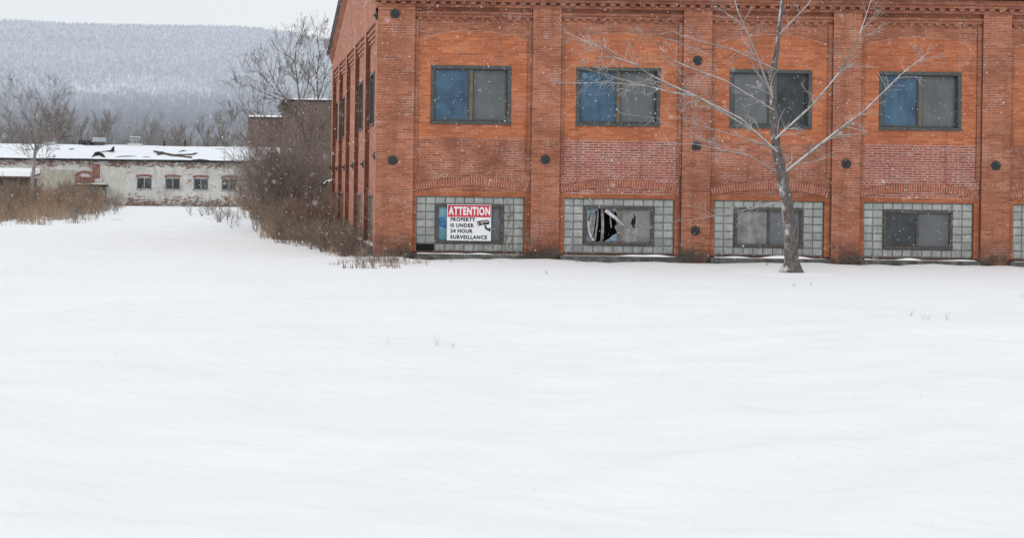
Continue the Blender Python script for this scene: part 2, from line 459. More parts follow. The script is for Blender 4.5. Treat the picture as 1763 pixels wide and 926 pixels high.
def np_mesh(name, V, faces, n, mat, parent=None, origin=(0, 0, 0), smooth=False):
    """V (k,3) array, faces (m,n) array with n corners each"""
    og = np.array(origin_of(parent) if parent else origin, dtype=np.float64)
    me = bpy.data.meshes.new(name)
    V = np.asarray(V, dtype=np.float64) - og
    m = len(faces)
    me.vertices.add(len(V)); me.vertices.foreach_set('co', V.astype(np.float32).ravel())
    me.loops.add(m * n); me.loops.foreach_set('vertex_index', np.asarray(faces, dtype=np.int32).ravel())
    me.polygons.add(m)
    me.polygons.foreach_set('loop_start', np.arange(0, m * n, n, dtype=np.int32))
    if smooth: me.polygons.foreach_set('use_smooth', np.ones(m, dtype=bool))
    me.update(calc_edges=True); me.validate()
    me.materials.append(mat)
    o = bpy.data.objects.new(name, me); col.objects.link(o)
    if parent: o.parent = parent
    else: o.location = tuple(og)
    ORIGIN[o.name] = Vector(og)
    return o

def seg_arrays(segs, n):
    S = np.array([(*a, *b, ra, rb) for a, b, ra, rb in segs], dtype=np.float64)
    P, Q, ra, rb = S[:, :3], S[:, 3:6], S[:, 6], S[:, 7]
    D = Q - P; L = np.linalg.norm(D, axis=1, keepdims=True); D = D / np.maximum(L, 1e-9)
    ref = np.where(np.abs(D[:, 2:3]) > 0.9, np.array([[1.0, 0, 0]]), np.array([[0, 0, 1.0]]))
    A = np.cross(D, ref); A /= np.linalg.norm(A, axis=1, keepdims=True)
    B = np.cross(D, A)
    t = np.arange(n) * 2 * np.pi / n
    ring = A[:, None, :] * np.cos(t)[None, :, None] + B[:, None, :] * np.sin(t)[None, :, None]
    V0 = P[:, None, :] + ring * ra[:, None, None]
    V1 = Q[:, None, :] + ring * rb[:, None, None]
    V = np.concatenate([V0, V1], axis=1).reshape(-1, 3)
    k = np.arange(len(S))[:, None, None] * (2 * n)
    i = np.arange(n); j = (i + 1) % n
    q = np.stack([i, j, j + n, i + n], axis=1)[None]
    return V, (k + q).reshape(-1, 4)

def seg_mesh(name, segs, n, mat, parent=None, origin=(0, 0, 0)):
    V, Fc = seg_arrays(segs, n)
    return np_mesh(name, V, Fc, 4, mat, parent, origin, smooth=n > 3)

# ------------------------------------------------------------------ branching
def grow(out, p, d, L, r, depth, rg, spread=0.6, up=0.12, nseg=5, kids=(3, 5), rmin=0.004, shrink=0.62, wob=0.16, taper=0.45, sag=0.0, start=0.3):
    """one limb as a wandering tapered polyline, then its side shoots; out[depth] collects the pieces"""
    p = Vector(p); d = Vector(d).normalized()
    pts = [p.copy()]; rad = [r]
    for i in range(nseg):
        d = d + Vector((rg.gauss(0, wob), rg.gauss(0, wob), rg.gauss(0, wob))) + Vector((0, 0, up - sag))
        d.normalize()
        p = p + d * (L / nseg)
        pts.append(p.copy()); rad.append(max(rmin, r * (1 - (1 - taper) * (i + 1) / nseg)))
    lst = out.setdefault(depth, [])
    for i in range(nseg):
        lst.append((tuple(pts[i]), tuple(pts[i + 1]), rad[i], rad[i + 1]))
    if depth == 0: return pts
    for k in range(rg.randint(*kids)):
        t = start + (1 - start) * (k + rg.random()) / kids[1] if kids[1] else 0.6
        t = min(t, 0.999); i = min(nseg - 1, int(t * nseg)); fr = t * nseg - i
        b = pts[i].lerp(pts[i + 1], fr); rb = rad[i] + (rad[i + 1] - rad[i]) * fr
        ax = (pts[i + 1] - pts[i]).normalized()
        a = ax.orthogonal().normalized(); a.rotate(Matrix.Rotation(rg.uniform(0, 2 * math.pi), 3, ax))
        nd_ = ax * math.cos(spread * rg.uniform(0.7, 1.25)) + a * math.sin(spread * rg.uniform(0.7, 1.25))
        grow(out, b, nd_, L * shrink * rg.uniform(0.7, 1.15) * (1.1 - 0.35 * t), max(rmin, rb * 0.62), depth - 1, rg, spread, up, max(3, nseg - 1), kids, rmin, shrink, wob, taper, sag, 0.2)
    return pts

def bare_tree(name, label, base, height, mat, seed, stems=1, depth=4, r=0.09, spread=0.62, lean=(0, 0), kids=(3, 5), group=None, rmin=0.006, up=0.14, first=0.55, sx=0.35):
    rg = random.Random(seed)
    t = thing(name, label, 'tree', base, group)
    out = {}
    for s in range(stems):
        d = Vector((lean[0] + rg.uniform(-sx, sx) * (stems > 1), lean[1] + rg.uniform(-0.2, 0.2) * (stems > 1), 1))
        b = Vector(base) + Vector((rg.uniform(-0.3, 0.3) * (stems > 1), rg.uniform(-0.3, 0.3) * (stems > 1), -0.15))
        grow(out, b, d, height * first * rg.uniform(0.85, 1.1), r * rg.uniform(0.8, 1.1), depth, rg, spread, up, 6, kids, rmin, 0.64, 0.10, 0.55, 0, 0.35)
    seg_mesh('trunk', out[depth], 7, mat, t)
    seg_mesh('crown', [x for k in out if k != depth for x in out[k]], 3, mat, t)
    return t

def shrub_mesh(name, seed, stems, h, spread, mat, rad=0.35, depth=2, r=0.012, rmin=0.004, kids=(3, 5)):
    rg = random.Random(seed); out = {}
    for s in range(stems):
        a = rg.uniform(0, 6.28); q = rad * math.sqrt(rg.random())
        d = Vector((math.cos(a) * spread * rg.random(), math.sin(a) * spread * rg.random(), 1))
        grow(out, (math.cos(a) * q, math.sin(a) * q, -0.05), d, h * rg.uniform(0.5, 0.8), r * rg.uniform(0.7, 1.2), depth, rg, 0.55, 0.05, 4, kids, rmin, 0.6, 0.15, 0.5, 0, 0.25)
    V, Fc = seg_arrays([x for k in out for x in out[k]], 3)
    me = bpy.data.meshes.new(name)
    me.vertices.add(len(V)); me.vertices.foreach_set('co', V.astype(np.float32).ravel())
    me.loops.add(len(Fc) * 4); me.loops.foreach_set('vertex_index', Fc.astype(np.int32).ravel())
    me.polygons.add(len(Fc)); me.polygons.foreach_set('loop_start', np.arange(0, len(Fc) * 4, 4, dtype=np.int32))
    me.update(calc_edges=True); me.materials.append(mat)
    return me

def put(name, me, loc, s, label, cat, group):
    o = bpy.data.objects.new(name, me); col.objects.link(o)
    o.location = loc; o.rotation_euler = (rng.uniform(-0.06, 0.06), rng.uniform(-0.06, 0.06), rng.uniform(0, 6.28)); o.scale = (s * rng.uniform(0.9, 1.15), s * rng.uniform(0.9, 1.15), s)
    return tag(o, label, cat, group)

# ================================================================== SETTING
def ground_z(x, y):
    N = noise.noise
    z = 0.035 * N(Vector((x * 0.22, y * 0.16, 1.3))) + 0.014 * N(Vector((x * 0.8, y * 0.55, 4.1)))
    k = max(0.0, min(1.0, (27 - y) / 9))
    if k > 0:      # wind-packed ridges and hollows in the open field
        xr, yr = x * 0.82 + y * 0.57, -x * 0.57 + y * 0.82
        z += 1.5 * k * (0.10 * N(Vector((x * 0.16 + 3, y * 0.13, 7.7))) + 0.055 * (1 - abs(N(Vector((xr * 0.30, yr * 0.85, 2.2)))) * 2) + 0.016 * N(Vector((xr * 1.1, yr * 3.2, 5.0))) - 0.03)
    if 60 < y < 140: z += 0.22 * max(0, N(Vector((x * 0.12, y * 0.09, 9.0)))) * min(1, (y - 60) / 25)
    if y > 33.5 and 2.5 < x < 27 and y < 37:
        z = z * 0.4 + min(1, (y - 33.5) / 1.8) * (-0.005 + 0.055 * N(Vector((x * 0.75, 2.0, 6.6))) + 0.03 * N(Vector((x * 2.3, y * 0.8, 1.6))))
    d = math.hypot(x - 11.75, y - 31.5)
    if d < 1.6: z += 0.06 * math.exp(-((d - 0.75) / 0.35) ** 2) - 0.03 * math.exp(-(d / 0.35) ** 2)
    return z

def ground():
    xs = np.concatenate([np.linspace(-7000, -60, 12)[:-1], np.linspace(-60, -8, 60)[:-1], np.linspace(-8, 20, 220)[:-1], np.linspace(20, 80, 40)[:-1], np.linspace(80, 7000, 12)])
    ys = np.concatenate([np.linspace(-3000, -10, 8)[:-1], np.linspace(-10, 3, 20)[:-1], np.linspace(3, 40, 240)[:-1], np.linspace(40, 125, 120)[:-1], np.linspace(125, 6500, 16)])
    V = np.array([(x, y, ground_z(x, y) if (-70 < x < 90 and -10 < y < 150) else 0) for y in ys for x in xs])
    nx, ny = len(xs), len(ys)
    i = np.arange(nx - 1)[None, :] + np.arange(ny - 1)[:, None] * nx
    Fc = np.stack([i, i + 1, i + nx + 1, i + nx], axis=-1).reshape(-1, 4)
    o = np_mesh('snow_field', V, Fc, 4, M['snow'], smooth=True)
    tag(o, 'smooth fresh snow covering the open ground', kind='structure')
ground()

def hill_h(x, y):
    s = max(0.0, (y - 600) / 5000.0)
    if s <= 0: return -1.0
    if s > 1: s = 1 - (s - 1) * 0.4
    u = x / max(y, 1) * F
    w = 274.0 + 5 * math.exp(-((u + 420) / 120) ** 2)
    k = max(0, (u + 10)) / 170.0
    w -= 22 * min(k, 1) ** 1.5 + 30 * max(0, min(1, (u - 160) / 500))
    return 602 * s ** 1.25 * (1 + (w / 274.0 - 1) * s) * (1 + 0.05 * noise.noise(Vector((x * 0.0009, y * 0.0009, 2)))*(1-s)) + 0.0

def hill():
    xs = np.linspace(-3200, 3600, 120); ys = np.concatenate([np.linspace(560, 2000, 40)[:-1], np.linspace(2000, 5600, 46)[:-1], np.linspace(5600, 7400, 8)])
    V = np.array([(x, y, hill_h(x, y) - 0.5) for y in ys for x in xs])
    nx, ny = len(xs), len(ys)
    i = np.arange(nx - 1)[None, :] + np.arange(ny - 1)[:, None] * nx
    Fc = np.stack([i, i + 1, i + nx + 1, i + nx], axis=-1).reshape(-1, 4)
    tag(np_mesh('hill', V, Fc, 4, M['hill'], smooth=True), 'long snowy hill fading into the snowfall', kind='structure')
hill()

def hill_forest():
    rg = np.random.default_rng(3)
    tris = []
    n = 0
    while n < 78000:
        v = rg.uniform(40, 273); u = rg.uniform(-640, 330)
        if rg.random() < 0.24: u = (-640 - rg.triangular(0, 0, 900)) if rg.random() < 0.55 else (330 + rg.triangular(0, 0, 700))
        s = None
        # find the distance on the slope seen at this height
        lo, hi = 620.0, 5600.0
        for _ in range(24):
            mid = (lo + hi) / 2
            if (602 * ((mid - 600) / 5000) ** 1.25 - EYE) / mid * F < v: lo = mid
            else: hi = mid
        Y = lo * rg.uniform(0.985, 1.015); Y = min(Y, 5590); X = u * Y / F
        open_ = math.exp(-((v - 158) / 15) ** 2) * (0.80 if -290 < u < -50 else (0.5 if u < -50 else 0.15)) * (0.75 + 0.6 * noise.noise(Vector((u * 0.02, v * 0.05, 1))))
        open_ += 0.5 * max(0, noise.noise(Vector((X * 0.004, Y * 0.0022, 5)))) * (v < 230)
        if rg.random() < open_: continue
        h = hill_h(X, Y) - 0.5
        H = rg.uniform(5.5, 10) * (1.0 if v > 110 else 1.25)
        w = rg.uniform(0.12, 0.24) * (Y / 2000) ** 0.9
        tris.append([(X - w, Y, h), (X + w, Y, h), (X, Y, h + H * 0.8)])
        for _ in range(9):     # broom of upswept limbs, widest near the top as on bare hardwoods
            a = rg.uniform(0, 6.28); q = rg.uniform(0.3, 1.0) * H * 0.42; z0 = h + H * rg.uniform(0.2, 0.55)
            dx, dy = math.cos(a) * q, math.sin(a) * q * 0.5
            ww = w * 0.55
            zt = z0 + H * rg.uniform(0.25, 0.5)
            tris.append([(X, Y, z0), (X + dx + ww, Y + dy, zt), (X + dx - ww, Y + dy, zt + ww)])
        n += 1
    V = np.array(tris).reshape(-1, 3)
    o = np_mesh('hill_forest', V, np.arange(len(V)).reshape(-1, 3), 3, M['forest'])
    tag(o, 'grey bare forest covering the distant hillside, blurred by snowfall', 'forest', kind='stuff')
hill_forest()

# ================================================================== BRICK MILL
Y0 = 36.0            # face of the piers
YR = 36.10           # face of the recessed bays
X0 = 3.383           # left corner
BAYS = [(4.30, 7.20), (7.90, 10.91), (11.61, 14.60), (15.30, 18.28), (18.98, 21.96), (22.66, 25.64)]
X1 = 26.55
YB = 53.6            # back corner
EAVE = 6.50
RIDGE_Y = (Y0 + YB) / 2
SLOPE = 0.197
mill = thing('brick_mill', 'large orange red brick mill with pilasters and glass block ground floor windows', 'building', (X0, Y0, 0))

def rect_wall(mb, x0, x1, z0, z1, holes, y, depth, zone, rev_mi):
    xs = sorted(set([x0, x1] + [h[0] for h in holes] + [h[1] for h in holes]))
    zs = sorted(set([z0, z1] + [h[2] for h in holes] + [h[3] for h in holes] + list(zone['cuts'])))
    zs = [z for z in zs if z0 <= z <= z1]
    for i in range(len(xs) - 1):
        for k in range(len(zs) - 1):
            xm, zm = (xs[i] + xs[i + 1]) / 2, (zs[k] + zs[k + 1]) / 2
            if any(h[0] < xm < h[1] and h[2] < zm < h[3] for h in holes): continue
            mb.face([(xs[i], y, zs[k]), (xs[i + 1], y, zs[k]), (xs[i + 1], y, zs[k + 1]), (xs[i], y, zs[k + 1])], zone['fn'](zm))
    for a, b, c, d in holes:
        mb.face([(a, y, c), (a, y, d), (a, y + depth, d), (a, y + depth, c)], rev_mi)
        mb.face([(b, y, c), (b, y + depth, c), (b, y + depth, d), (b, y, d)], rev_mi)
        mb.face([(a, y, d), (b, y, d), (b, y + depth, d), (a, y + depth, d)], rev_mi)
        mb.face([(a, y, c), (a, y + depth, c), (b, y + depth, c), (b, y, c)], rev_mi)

def arch_ring(mb, xc, half, zs, rise, th, y0, y1, rows=2, mi=0, n=40):
    Rr = (half * half + rise * rise) / (2 * rise)
    zc = zs + rise - Rr
    a0 = math.asin(half / Rr)
    def P(a, r, y): return (xc + r * math.sin(a), y, zc + r * math.cos(a))
    for i in range(n):
        a, b = -a0 + 2 * a0 * i / n, -a0 + 2 * a0 * (i + 1) / n
        ro = Rr + th
        sa, sb = a * Rr, b * Rr
        # bricks stand on end: arc length runs up the courses of the texture
        mb.face([P(a, Rr, y0), P(b, Rr, y0), P(b, ro, y0), P(a, ro, y0)], mi, [(0, sa), (0, sb), (th * 2.44, sb), (th * 2.44, sa)])
        mb.face([P(a, Rr, y0), P(a, Rr, y1), P(b, Rr, y1), P(b, Rr, y0)], mi, [(0, sa), (.1, sa), (.1, sb), (0, sb)])
        mb.face([P(a, ro, y0), P(b, ro, y0), P(b, ro, y1), P(a, ro, y1)], mi, [(0, sa), (0, sb), (.1, sb), (.1, sa)])
    for a in (-a0, a0):
        mb.face([P(a, Rr, y0), P(a, Rr + th, y0), P(a, Rr + th, y1), P(a, Rr, y1)], mi)

# ---- front bays: recessed wall skin with its openings
UPZ0, UPZ1 = 3.315, 4.735
GBZ0, GBZ1 = 0.165, 1.52
def bay_dims(i):
    a, b = BAYS[i]
    c = (a + b) / 2
    if i == 0: return dict(up=(4.73, 6.685), gb=(4.40, 7.07), lo=(4.886, 6.557))
    if i == 1: return dict(up=(8.315, 10.36), gb=(8.04, 10.77), lo=(8.54, 10.27))
    return dict(up=(c - 1.0, c + 1.0), gb=(c - 1.35, c + 1.36), lo=(c - 0.85, c + 0.85))

for i, (a, b) in enumerate(BAYS):
    D = bay_dims(i)
    mb = MB()
    zone = dict(cuts=(2.95, 5.40, 2.0, 1.63), fn=lambda z: 0 if z > 5.40 else (1 if z > 2.95 else (2 if z > 1.63 else (3 if z > 0.165 else 4))))
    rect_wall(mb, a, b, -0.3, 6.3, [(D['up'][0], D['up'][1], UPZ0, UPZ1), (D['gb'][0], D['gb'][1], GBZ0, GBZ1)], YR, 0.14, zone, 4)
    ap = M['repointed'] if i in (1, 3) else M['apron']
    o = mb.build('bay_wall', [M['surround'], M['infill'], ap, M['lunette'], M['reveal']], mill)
    if i == 1: o['label'] = 'bay with pale repointed brick below the upper window'
    # curved infill edge at the head of the old upper opening, and the lunette under the lower arch
    cx = (a + b) / 2
    up = MB()
    half = (b - a) / 2 - 0.13
    Rr = (half * half + 0.22 * 0.22) / (2 * 0.22); zc = 5.38 + 0.22 - Rr
    n = 24; a0 = math.asin(half / Rr)
    for k in range(n):
        t0, t1 = -a0 + 2 * a0 * k / n, -a0 + 2 * a0 * (k + 1) / n
        xa, xb = cx + Rr * math.sin(t0), cx + Rr * math.sin(t1)
        za, zb = zc + Rr * math.cos(t0), zc + Rr * math.cos(t1)
        up.face([(xa, YR - 0.004, 5.36), (xb, YR - 0.004, 5.36), (xb, YR - 0.004, zb), (xa, YR - 0.004, za)])
    up.build('blind_arch_infill', M['infill'], mill)
    ar = MB(); arch_ring(ar, cx, half, 5.38, 0.22, 0.022, YR - 0.008, YR + 0.02)
    ar.build('upper_arch_joint', plain('lime_joint', (0.40, 0.20, 0.14), 0.9, 0.4, 6.0) if i == 0 else bpy.data.materials['lime_joint'], mill)
    # narrow stepped jambs either side of the old upper opening
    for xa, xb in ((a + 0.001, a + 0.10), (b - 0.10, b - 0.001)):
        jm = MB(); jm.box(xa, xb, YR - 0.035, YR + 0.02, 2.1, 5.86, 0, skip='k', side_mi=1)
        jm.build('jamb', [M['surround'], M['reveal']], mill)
    # lower arch of two rowlock rings
    ar = MB(); arch_ring(ar, cx, (b - a) / 2 - 0.06, 1.63, 0.17, 0.205, YR - 0.02, YR + 0.05)
    ar.build('arch', M['arch'], mill)
    # band and dentils at the panel head
    hd = MB()
    hd.box(a + .001, b - .001, Y0 + 0.025, YR + 0.05, 6.00, 6.065, 0, skip='k')
    hd.box(a + .001, b - .001, Y0 + 0.05, YR + 0.05, 5.935, 5.997, 0, skip='k')
    x = a + 0.08
    while x < b - 0.1:
        hd.box(x, x + 0.11, Y0 + 0.055, YR + 0.05, 5.868, 5.933, 0, skip='k'); x += 0.22
    hd.build('panel_head', M['cornice'], mill)
    # concrete sill with settled snow
    sl = MB(); sl.bbox(a - 0.04 if i == 0 else a + 0.02, b + (0.02 if i == 0 else 0.0), Y0 - 0.07, YR + 0.14, -0.2, 0.105, 0.015)
    sl.build('sill', M['concrete'], mill)
    sn = MB()
    xs = np.linspace(a + 0.12, b - 0.12, 22)   # thin, uneven line of snow
    hs = [0.002 + 0.075 * max(0, noise.noise(Vector((x * 1.6, 3.0 + i * 2.3, 0))) + 0.08) for x in xs]
    for k in range(21):
        yf0, yf1 = Y0 - 0.05 + 0.03 * noise.noise(Vector((xs[k] * 3, 1, i))), Y0 - 0.05 + 0.03 * noise.noise(Vector((xs[k + 1] * 3, 1, i)))
        sn.face([(xs[k], yf0, 0.108), (xs[k + 1], yf1, 0.108), (xs[k + 1], yf1 + 0.02, 0.108 + hs[k + 1]), (xs[k], yf0 + 0.02, 0.108 + hs[k])])
        sn.face([(xs[k], yf0 + 0.02, 0.108 + hs[k]), (xs[k + 1], yf1 + 0.02, 0.108 + hs[k + 1]), (xs[k + 1], YR + 0.04, 0.110 + hs[k + 1]), (xs[k], YR + 0.04, 0.110 + hs[k])])
    sn.build('snow_cap', M['cap'], mill)

# ---- piers
for i in range(len(BAYS) + 1):
    a = X0 + 0.13 if i == 0 else BAYS[i - 1][1]
    b = X1 if i == len(BAYS) else BAYS[i][0]
    mb = MB()
    if i == 0:
        mb.box(X0, b, Y0, Y0 + 0.6, -0.3, 6.17, 0, skip='kt')
        # the left face belongs to the gable side
    else:
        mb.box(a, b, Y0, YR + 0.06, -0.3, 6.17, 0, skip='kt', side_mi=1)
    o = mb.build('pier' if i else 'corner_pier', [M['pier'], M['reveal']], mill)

# ---- main cornice under the eave
mb = MB()
mb.box(X0 - 0.02, X1, Y0 - 0.03, YR, 6.172, 6.228, 0, skip='k')
x = X0 + 0.06
while x < X1 - 0.1:
    mb.box(x, x + 0.125, Y0 - 0.075, YR, 6.23, 6.30, 0, skip='k'); x += 0.245
mb.box(X0 - 0.04, X1, Y0 - 0.09, YR, 6.302, 6.372, 0, skip='k')
mb.box(X0 - 0.05, X1, Y0 - 0.13, YR, 6.374, 6.50, 0, skip='k')
mb.build('cornice', M['cornice'], mill)
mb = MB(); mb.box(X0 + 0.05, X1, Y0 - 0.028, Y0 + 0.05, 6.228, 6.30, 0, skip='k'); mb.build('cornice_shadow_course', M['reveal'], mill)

# ---- roof: low gable, ridge along the front
rz = lambda y: EAVE + 0.02 + SLOPE * (min(y, 2 * RIDGE_Y - y) - (Y0 - 0.25))
ya, yb = Y0 - 0.25, YB + 0.25
mb = MB()
mb.prism([(ya, rz(ya)), (RIDGE_Y, rz(RIDGE_Y)), (yb, rz(yb)), (yb, rz(yb) + 0.07), (RIDGE_Y, rz(RIDGE_Y) + 0.07), (ya, rz(ya) + 0.07)], 'x', X0 - 0.20, X1 + 0.2)
mb.build('roof', M['slate'], mill)
mb = MB()
mb.prism([(ya + 0.02, rz(ya) + 0.073), (RIDGE_Y, rz(RIDGE_Y) + 0.073), (yb - 0.02, rz(yb) + 0.073), (yb - 0.02, rz(yb) + 0.13), (RIDGE_Y, rz(RIDGE_Y) + 0.13), (ya + 0.02, rz(ya) + 0.11)], 'x', X0 - 0.05, X1 + 0.18)
mb.build('roof_snow', M['cap'], mill)
# ragged slate ends along the rake
mb = MB()
y = ya
k = 0
while y < yb - 0.3:
    w = 0.22
    dz = rng.uniform(-0.02, 0.015)
    mb.prism([(y, rz(y) - 0.075 + dz), (y + w - 0.02, rz(y + w) - 0.075 + dz), (y + w - 0.02, rz(y + w) - 0.004), (y, rz(y) - 0.004)], 'x', X0 - 0.17 - rng.uniform(0, 0.02), X0 + 0.02)
    y += w
mb.build('slate_edge', M['slate_grey'], mill)
# raking brick cornice: two bands and dentils
mb = MB()
def rake_band(d0, d1, xo, mi=0):
    for s0, s1 in ((Y0 - 0.02, RIDGE_Y), (RIDGE_Y, YB + 0.05)):
        mb.prism([(s0, rz(s0) - d1), (s1, rz(s1) - d1), (s1, rz(s1) - d0), (s0, rz(s0) - d0)], 'x', X0 - xo, X0 + 0.05, mi)
rake_band(0.08, 0.17, 0.11); rake_band(0.172, 0.23, 0.075); rake_band(0.30, 0.36, 0.035)
y = Y0 + 0.1
while y < YB - 0.1:
    mb.prism([(y, rz(y) - 0.298), (y + 0.12, rz(y + 0.12) - 0.298), (y + 0.12, rz(y + 0.12) - 0.232), (y, rz(y) - 0.232)], 'x', X0 - 0.07, X0 + 0.05)
    y += 0.25
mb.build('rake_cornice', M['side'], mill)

# ---- gable side wall
SB = [(0.6, 3.3), (3.9, 6.84), (7.44, 10.3), (10.9, 13.6), (14.2, 16.9)]
HEAD = 5.86
XR = X0 + 0.12
LEN = YB - Y0
def side_windows(i):
    far = SB[i][1]
    w = []
    if i in (0, 1, 3, 4): w.append((far - 1.42, far - 0.26, 3.32, 4.72))
    if i in (0, 1, 3, 4): w.append((far - 1.75, far - 0.22, 0.42, 1.55))
    return w
mb = MB()
for i, (a, b) in enumerate(SB):   # recessed panels (normals to -X)
    holes = side_windows(i)
    ys = sorted(set([a, b] + [h[0] for h in holes] + [h[1] for h in holes])); zs = sorted(set([-0.3, HEAD] + [h[2] for h in holes] + [h[3] for h in holes]))
    for p in range(len(ys) - 1):
        for q in range(len(zs) - 1):
            ym, zm = (ys[p] + ys[p + 1]) / 2, (zs[q] + zs[q + 1]) / 2
            if any(h[0] < ym < h[1] and h[2] < zm < h[3] for h in holes): continue
            mb.face([(XR, Y0 + ys[p + 1], zs[q]), (XR, Y0 + ys[p], zs[q]), (XR, Y0 + ys[p], zs[q + 1]), (XR, Y0 + ys[p + 1], zs[q + 1])])
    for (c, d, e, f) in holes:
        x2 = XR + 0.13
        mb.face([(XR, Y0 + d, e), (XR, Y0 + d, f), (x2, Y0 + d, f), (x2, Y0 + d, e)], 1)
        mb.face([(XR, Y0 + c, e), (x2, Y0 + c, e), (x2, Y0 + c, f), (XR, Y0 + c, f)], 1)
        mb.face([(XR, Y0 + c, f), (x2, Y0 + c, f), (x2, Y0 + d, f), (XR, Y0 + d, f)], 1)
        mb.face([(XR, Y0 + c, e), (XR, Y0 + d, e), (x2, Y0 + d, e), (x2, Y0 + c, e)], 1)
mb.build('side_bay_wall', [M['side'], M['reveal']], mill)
# outer skin: gable field above the panels, plinth below
mb = MB()
gp = [(Y0 + 0.0, HEAD), (YB, HEAD), (YB, rz(YB) - 0.02), (RIDGE_Y, rz(RIDGE_Y) - 0.02), (Y0 + 0.0, rz(Y0) - 0.02)]
mb.face([(X0, y, z) for y, z in gp][::-1])
for a, b in SB:
    mb.face([(X0, Y0 + a, HEAD), (X0, Y0 + b, HEAD), (XR, Y0 + b, HEAD), (XR, Y0 + a, HEAD)])
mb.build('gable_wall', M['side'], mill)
for i in range(len(SB) + 1):
    a = 0.003 if i == 0 else SB[i - 1][1]
    b = SB[i][0] if i < len(SB) else LEN
    mb = MB()
    ya_, yb_ = Y0 + a, Y0 + b
    xo = X0 if i else X0 - 0.002
    mb.face([(xo, yb_, -0.3), (xo, ya_, -0.3), (xo, ya_, HEAD), (xo, yb_, HEAD)])
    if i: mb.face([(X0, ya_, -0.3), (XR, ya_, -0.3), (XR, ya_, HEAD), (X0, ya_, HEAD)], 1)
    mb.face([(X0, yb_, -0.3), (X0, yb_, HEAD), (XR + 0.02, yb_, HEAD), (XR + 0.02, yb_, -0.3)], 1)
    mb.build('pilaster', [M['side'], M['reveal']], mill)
# stepped corbels at the head of each side panel
for a, b in SB:
    mb = MB()
    for k, (z0, z1, xo) in enumerate(((5.72, 5.79, 0.03), (5.60, 5.67, 0.055), (5.49, 5.55, 0.08))):
        mb.box(X0 + xo, XR + 0.02, Y0 + a + 0.002, Y0 + b - 0.002, z0, z1, 0, skip='r')
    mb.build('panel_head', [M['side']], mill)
# plinth with snow lying on its ledge
mb = MB()
for a, b in SB:
    mb.box(X0 - 0.015, XR + 0.01, Y0 + a + 0.01, Y0 + b - 0.01, -0.3, 0.23, 0, skip='r')
mb.build('plinth', M['concrete'], mill)
for a, b in SB:
    sn = MB(); sn.box(X0 + 0.0, XR - 0.002, Y0 + a + 0.05, Y0 + b - 0.03, 0.233, 0.285); sn.build('snow_cap', M['cap'], mill)
# back and right walls, and a black box standing in for the unlit inside
mb = MB()
mb.face([(X1, Y0, -0.3), (X1, YB, -0.3), (X1, YB, rz(YB)), (X1, RIDGE_Y, rz(RIDGE_Y)), (X1, Y0, rz(Y0))])
mb.face([(X1, YB, -0.3), (X0, YB, -0.3), (X0, YB, rz(YB)), (X1, YB, rz(YB))])
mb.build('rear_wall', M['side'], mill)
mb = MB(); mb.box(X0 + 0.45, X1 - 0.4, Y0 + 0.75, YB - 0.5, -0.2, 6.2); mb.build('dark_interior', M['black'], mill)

# ---- windows
def upper_window(i):
    a, b = bay_dims(i)['up']; z0, z1 = UPZ0, UPZ1
    w = MB()
    y = YR - 0.025; y2 = YR + 0.14
    t = 0.075
    w.bbox(a - 0.012, b + 0.012, y, y2, z1 - t, z1 + 0.012, 0.008)
    w.bbox(a - 0.012, b + 0.012, y - 0.02, y2, z0 - 0.012, z0 + t * 0.8, 0.008)
    w.bbox(a - 0.012, a + t, y, y2, z0 + t * 0.8 + .002, z1 - t - .002, 0.008)
    w.bbox(b - t, b + 0.012, y, y2, z0 + t * 0.8 + .002, z1 - t - .002, 0.008)
    fr = w.build('window', M['frame_grey'], mill)
    xm = (a + b) / 2 - 0.03
    ya_ = YR + 0.03
    # left sash sits forward, right sash further back
    for (xa, xb, yy) in ((a + t + .002, xm, ya_), (xm + 0.085, b - t - 0.002, ya_ + 0.045)):
        s = 0.028
        ins = MB()
        ins.box(xa, xb, yy, yy + 0.03, z0 + t * 0.8 + .004, z0 + t * 0.8 + s + .02, 0)
        ins.box(xa, xb, yy, yy + 0.03, z1 - t - s, z1 - t - .004, 0)
        ins.box(xa, xa + s, yy, yy + 0.03, z0 + t * 0.8 + s + .022, z1 - t - s - .002, 0)
        ins.box(xb - s, xb, yy, yy + 0.03, z0 + t * 0.8 + s + .022, z1 - t - s - .002, 0)
        ins.build('sash', M['frame_grey'], fr)
    mu = MB(); mu.bbox(xm + 0.002, xm + 0.083, ya_ - 0.02, ya_ + 0.06, z0 + t * 0.8 + 0.01, z1 - t - 0.006, 0.006)
    mu.build('mullion', M['mullion'], fr)
    p = MB(); p.box(a + t, xm - 0.001, ya_ + 0.034, ya_ + 0.04, z0 + t * 0.8, z1 - t)
    p.build('pane', M[('pane_blue', 'pane_blue', 'pane_grey', 'pane_blue', 'pane_dark', 'pane_grey')[i]], fr)
    p = MB(); p.box(xm + 0.08, b - t, ya_ + 0.078, ya_ + 0.084, z0 + t * 0.8, z1 - t)
    p.build('pane', M[('pane_grey', 'pane_grey', 'pane_dark', 'pane_grey', 'pane_grey', 'pane_blue')[i]], fr)
for i in range(len(BAYS)): upper_window(i)

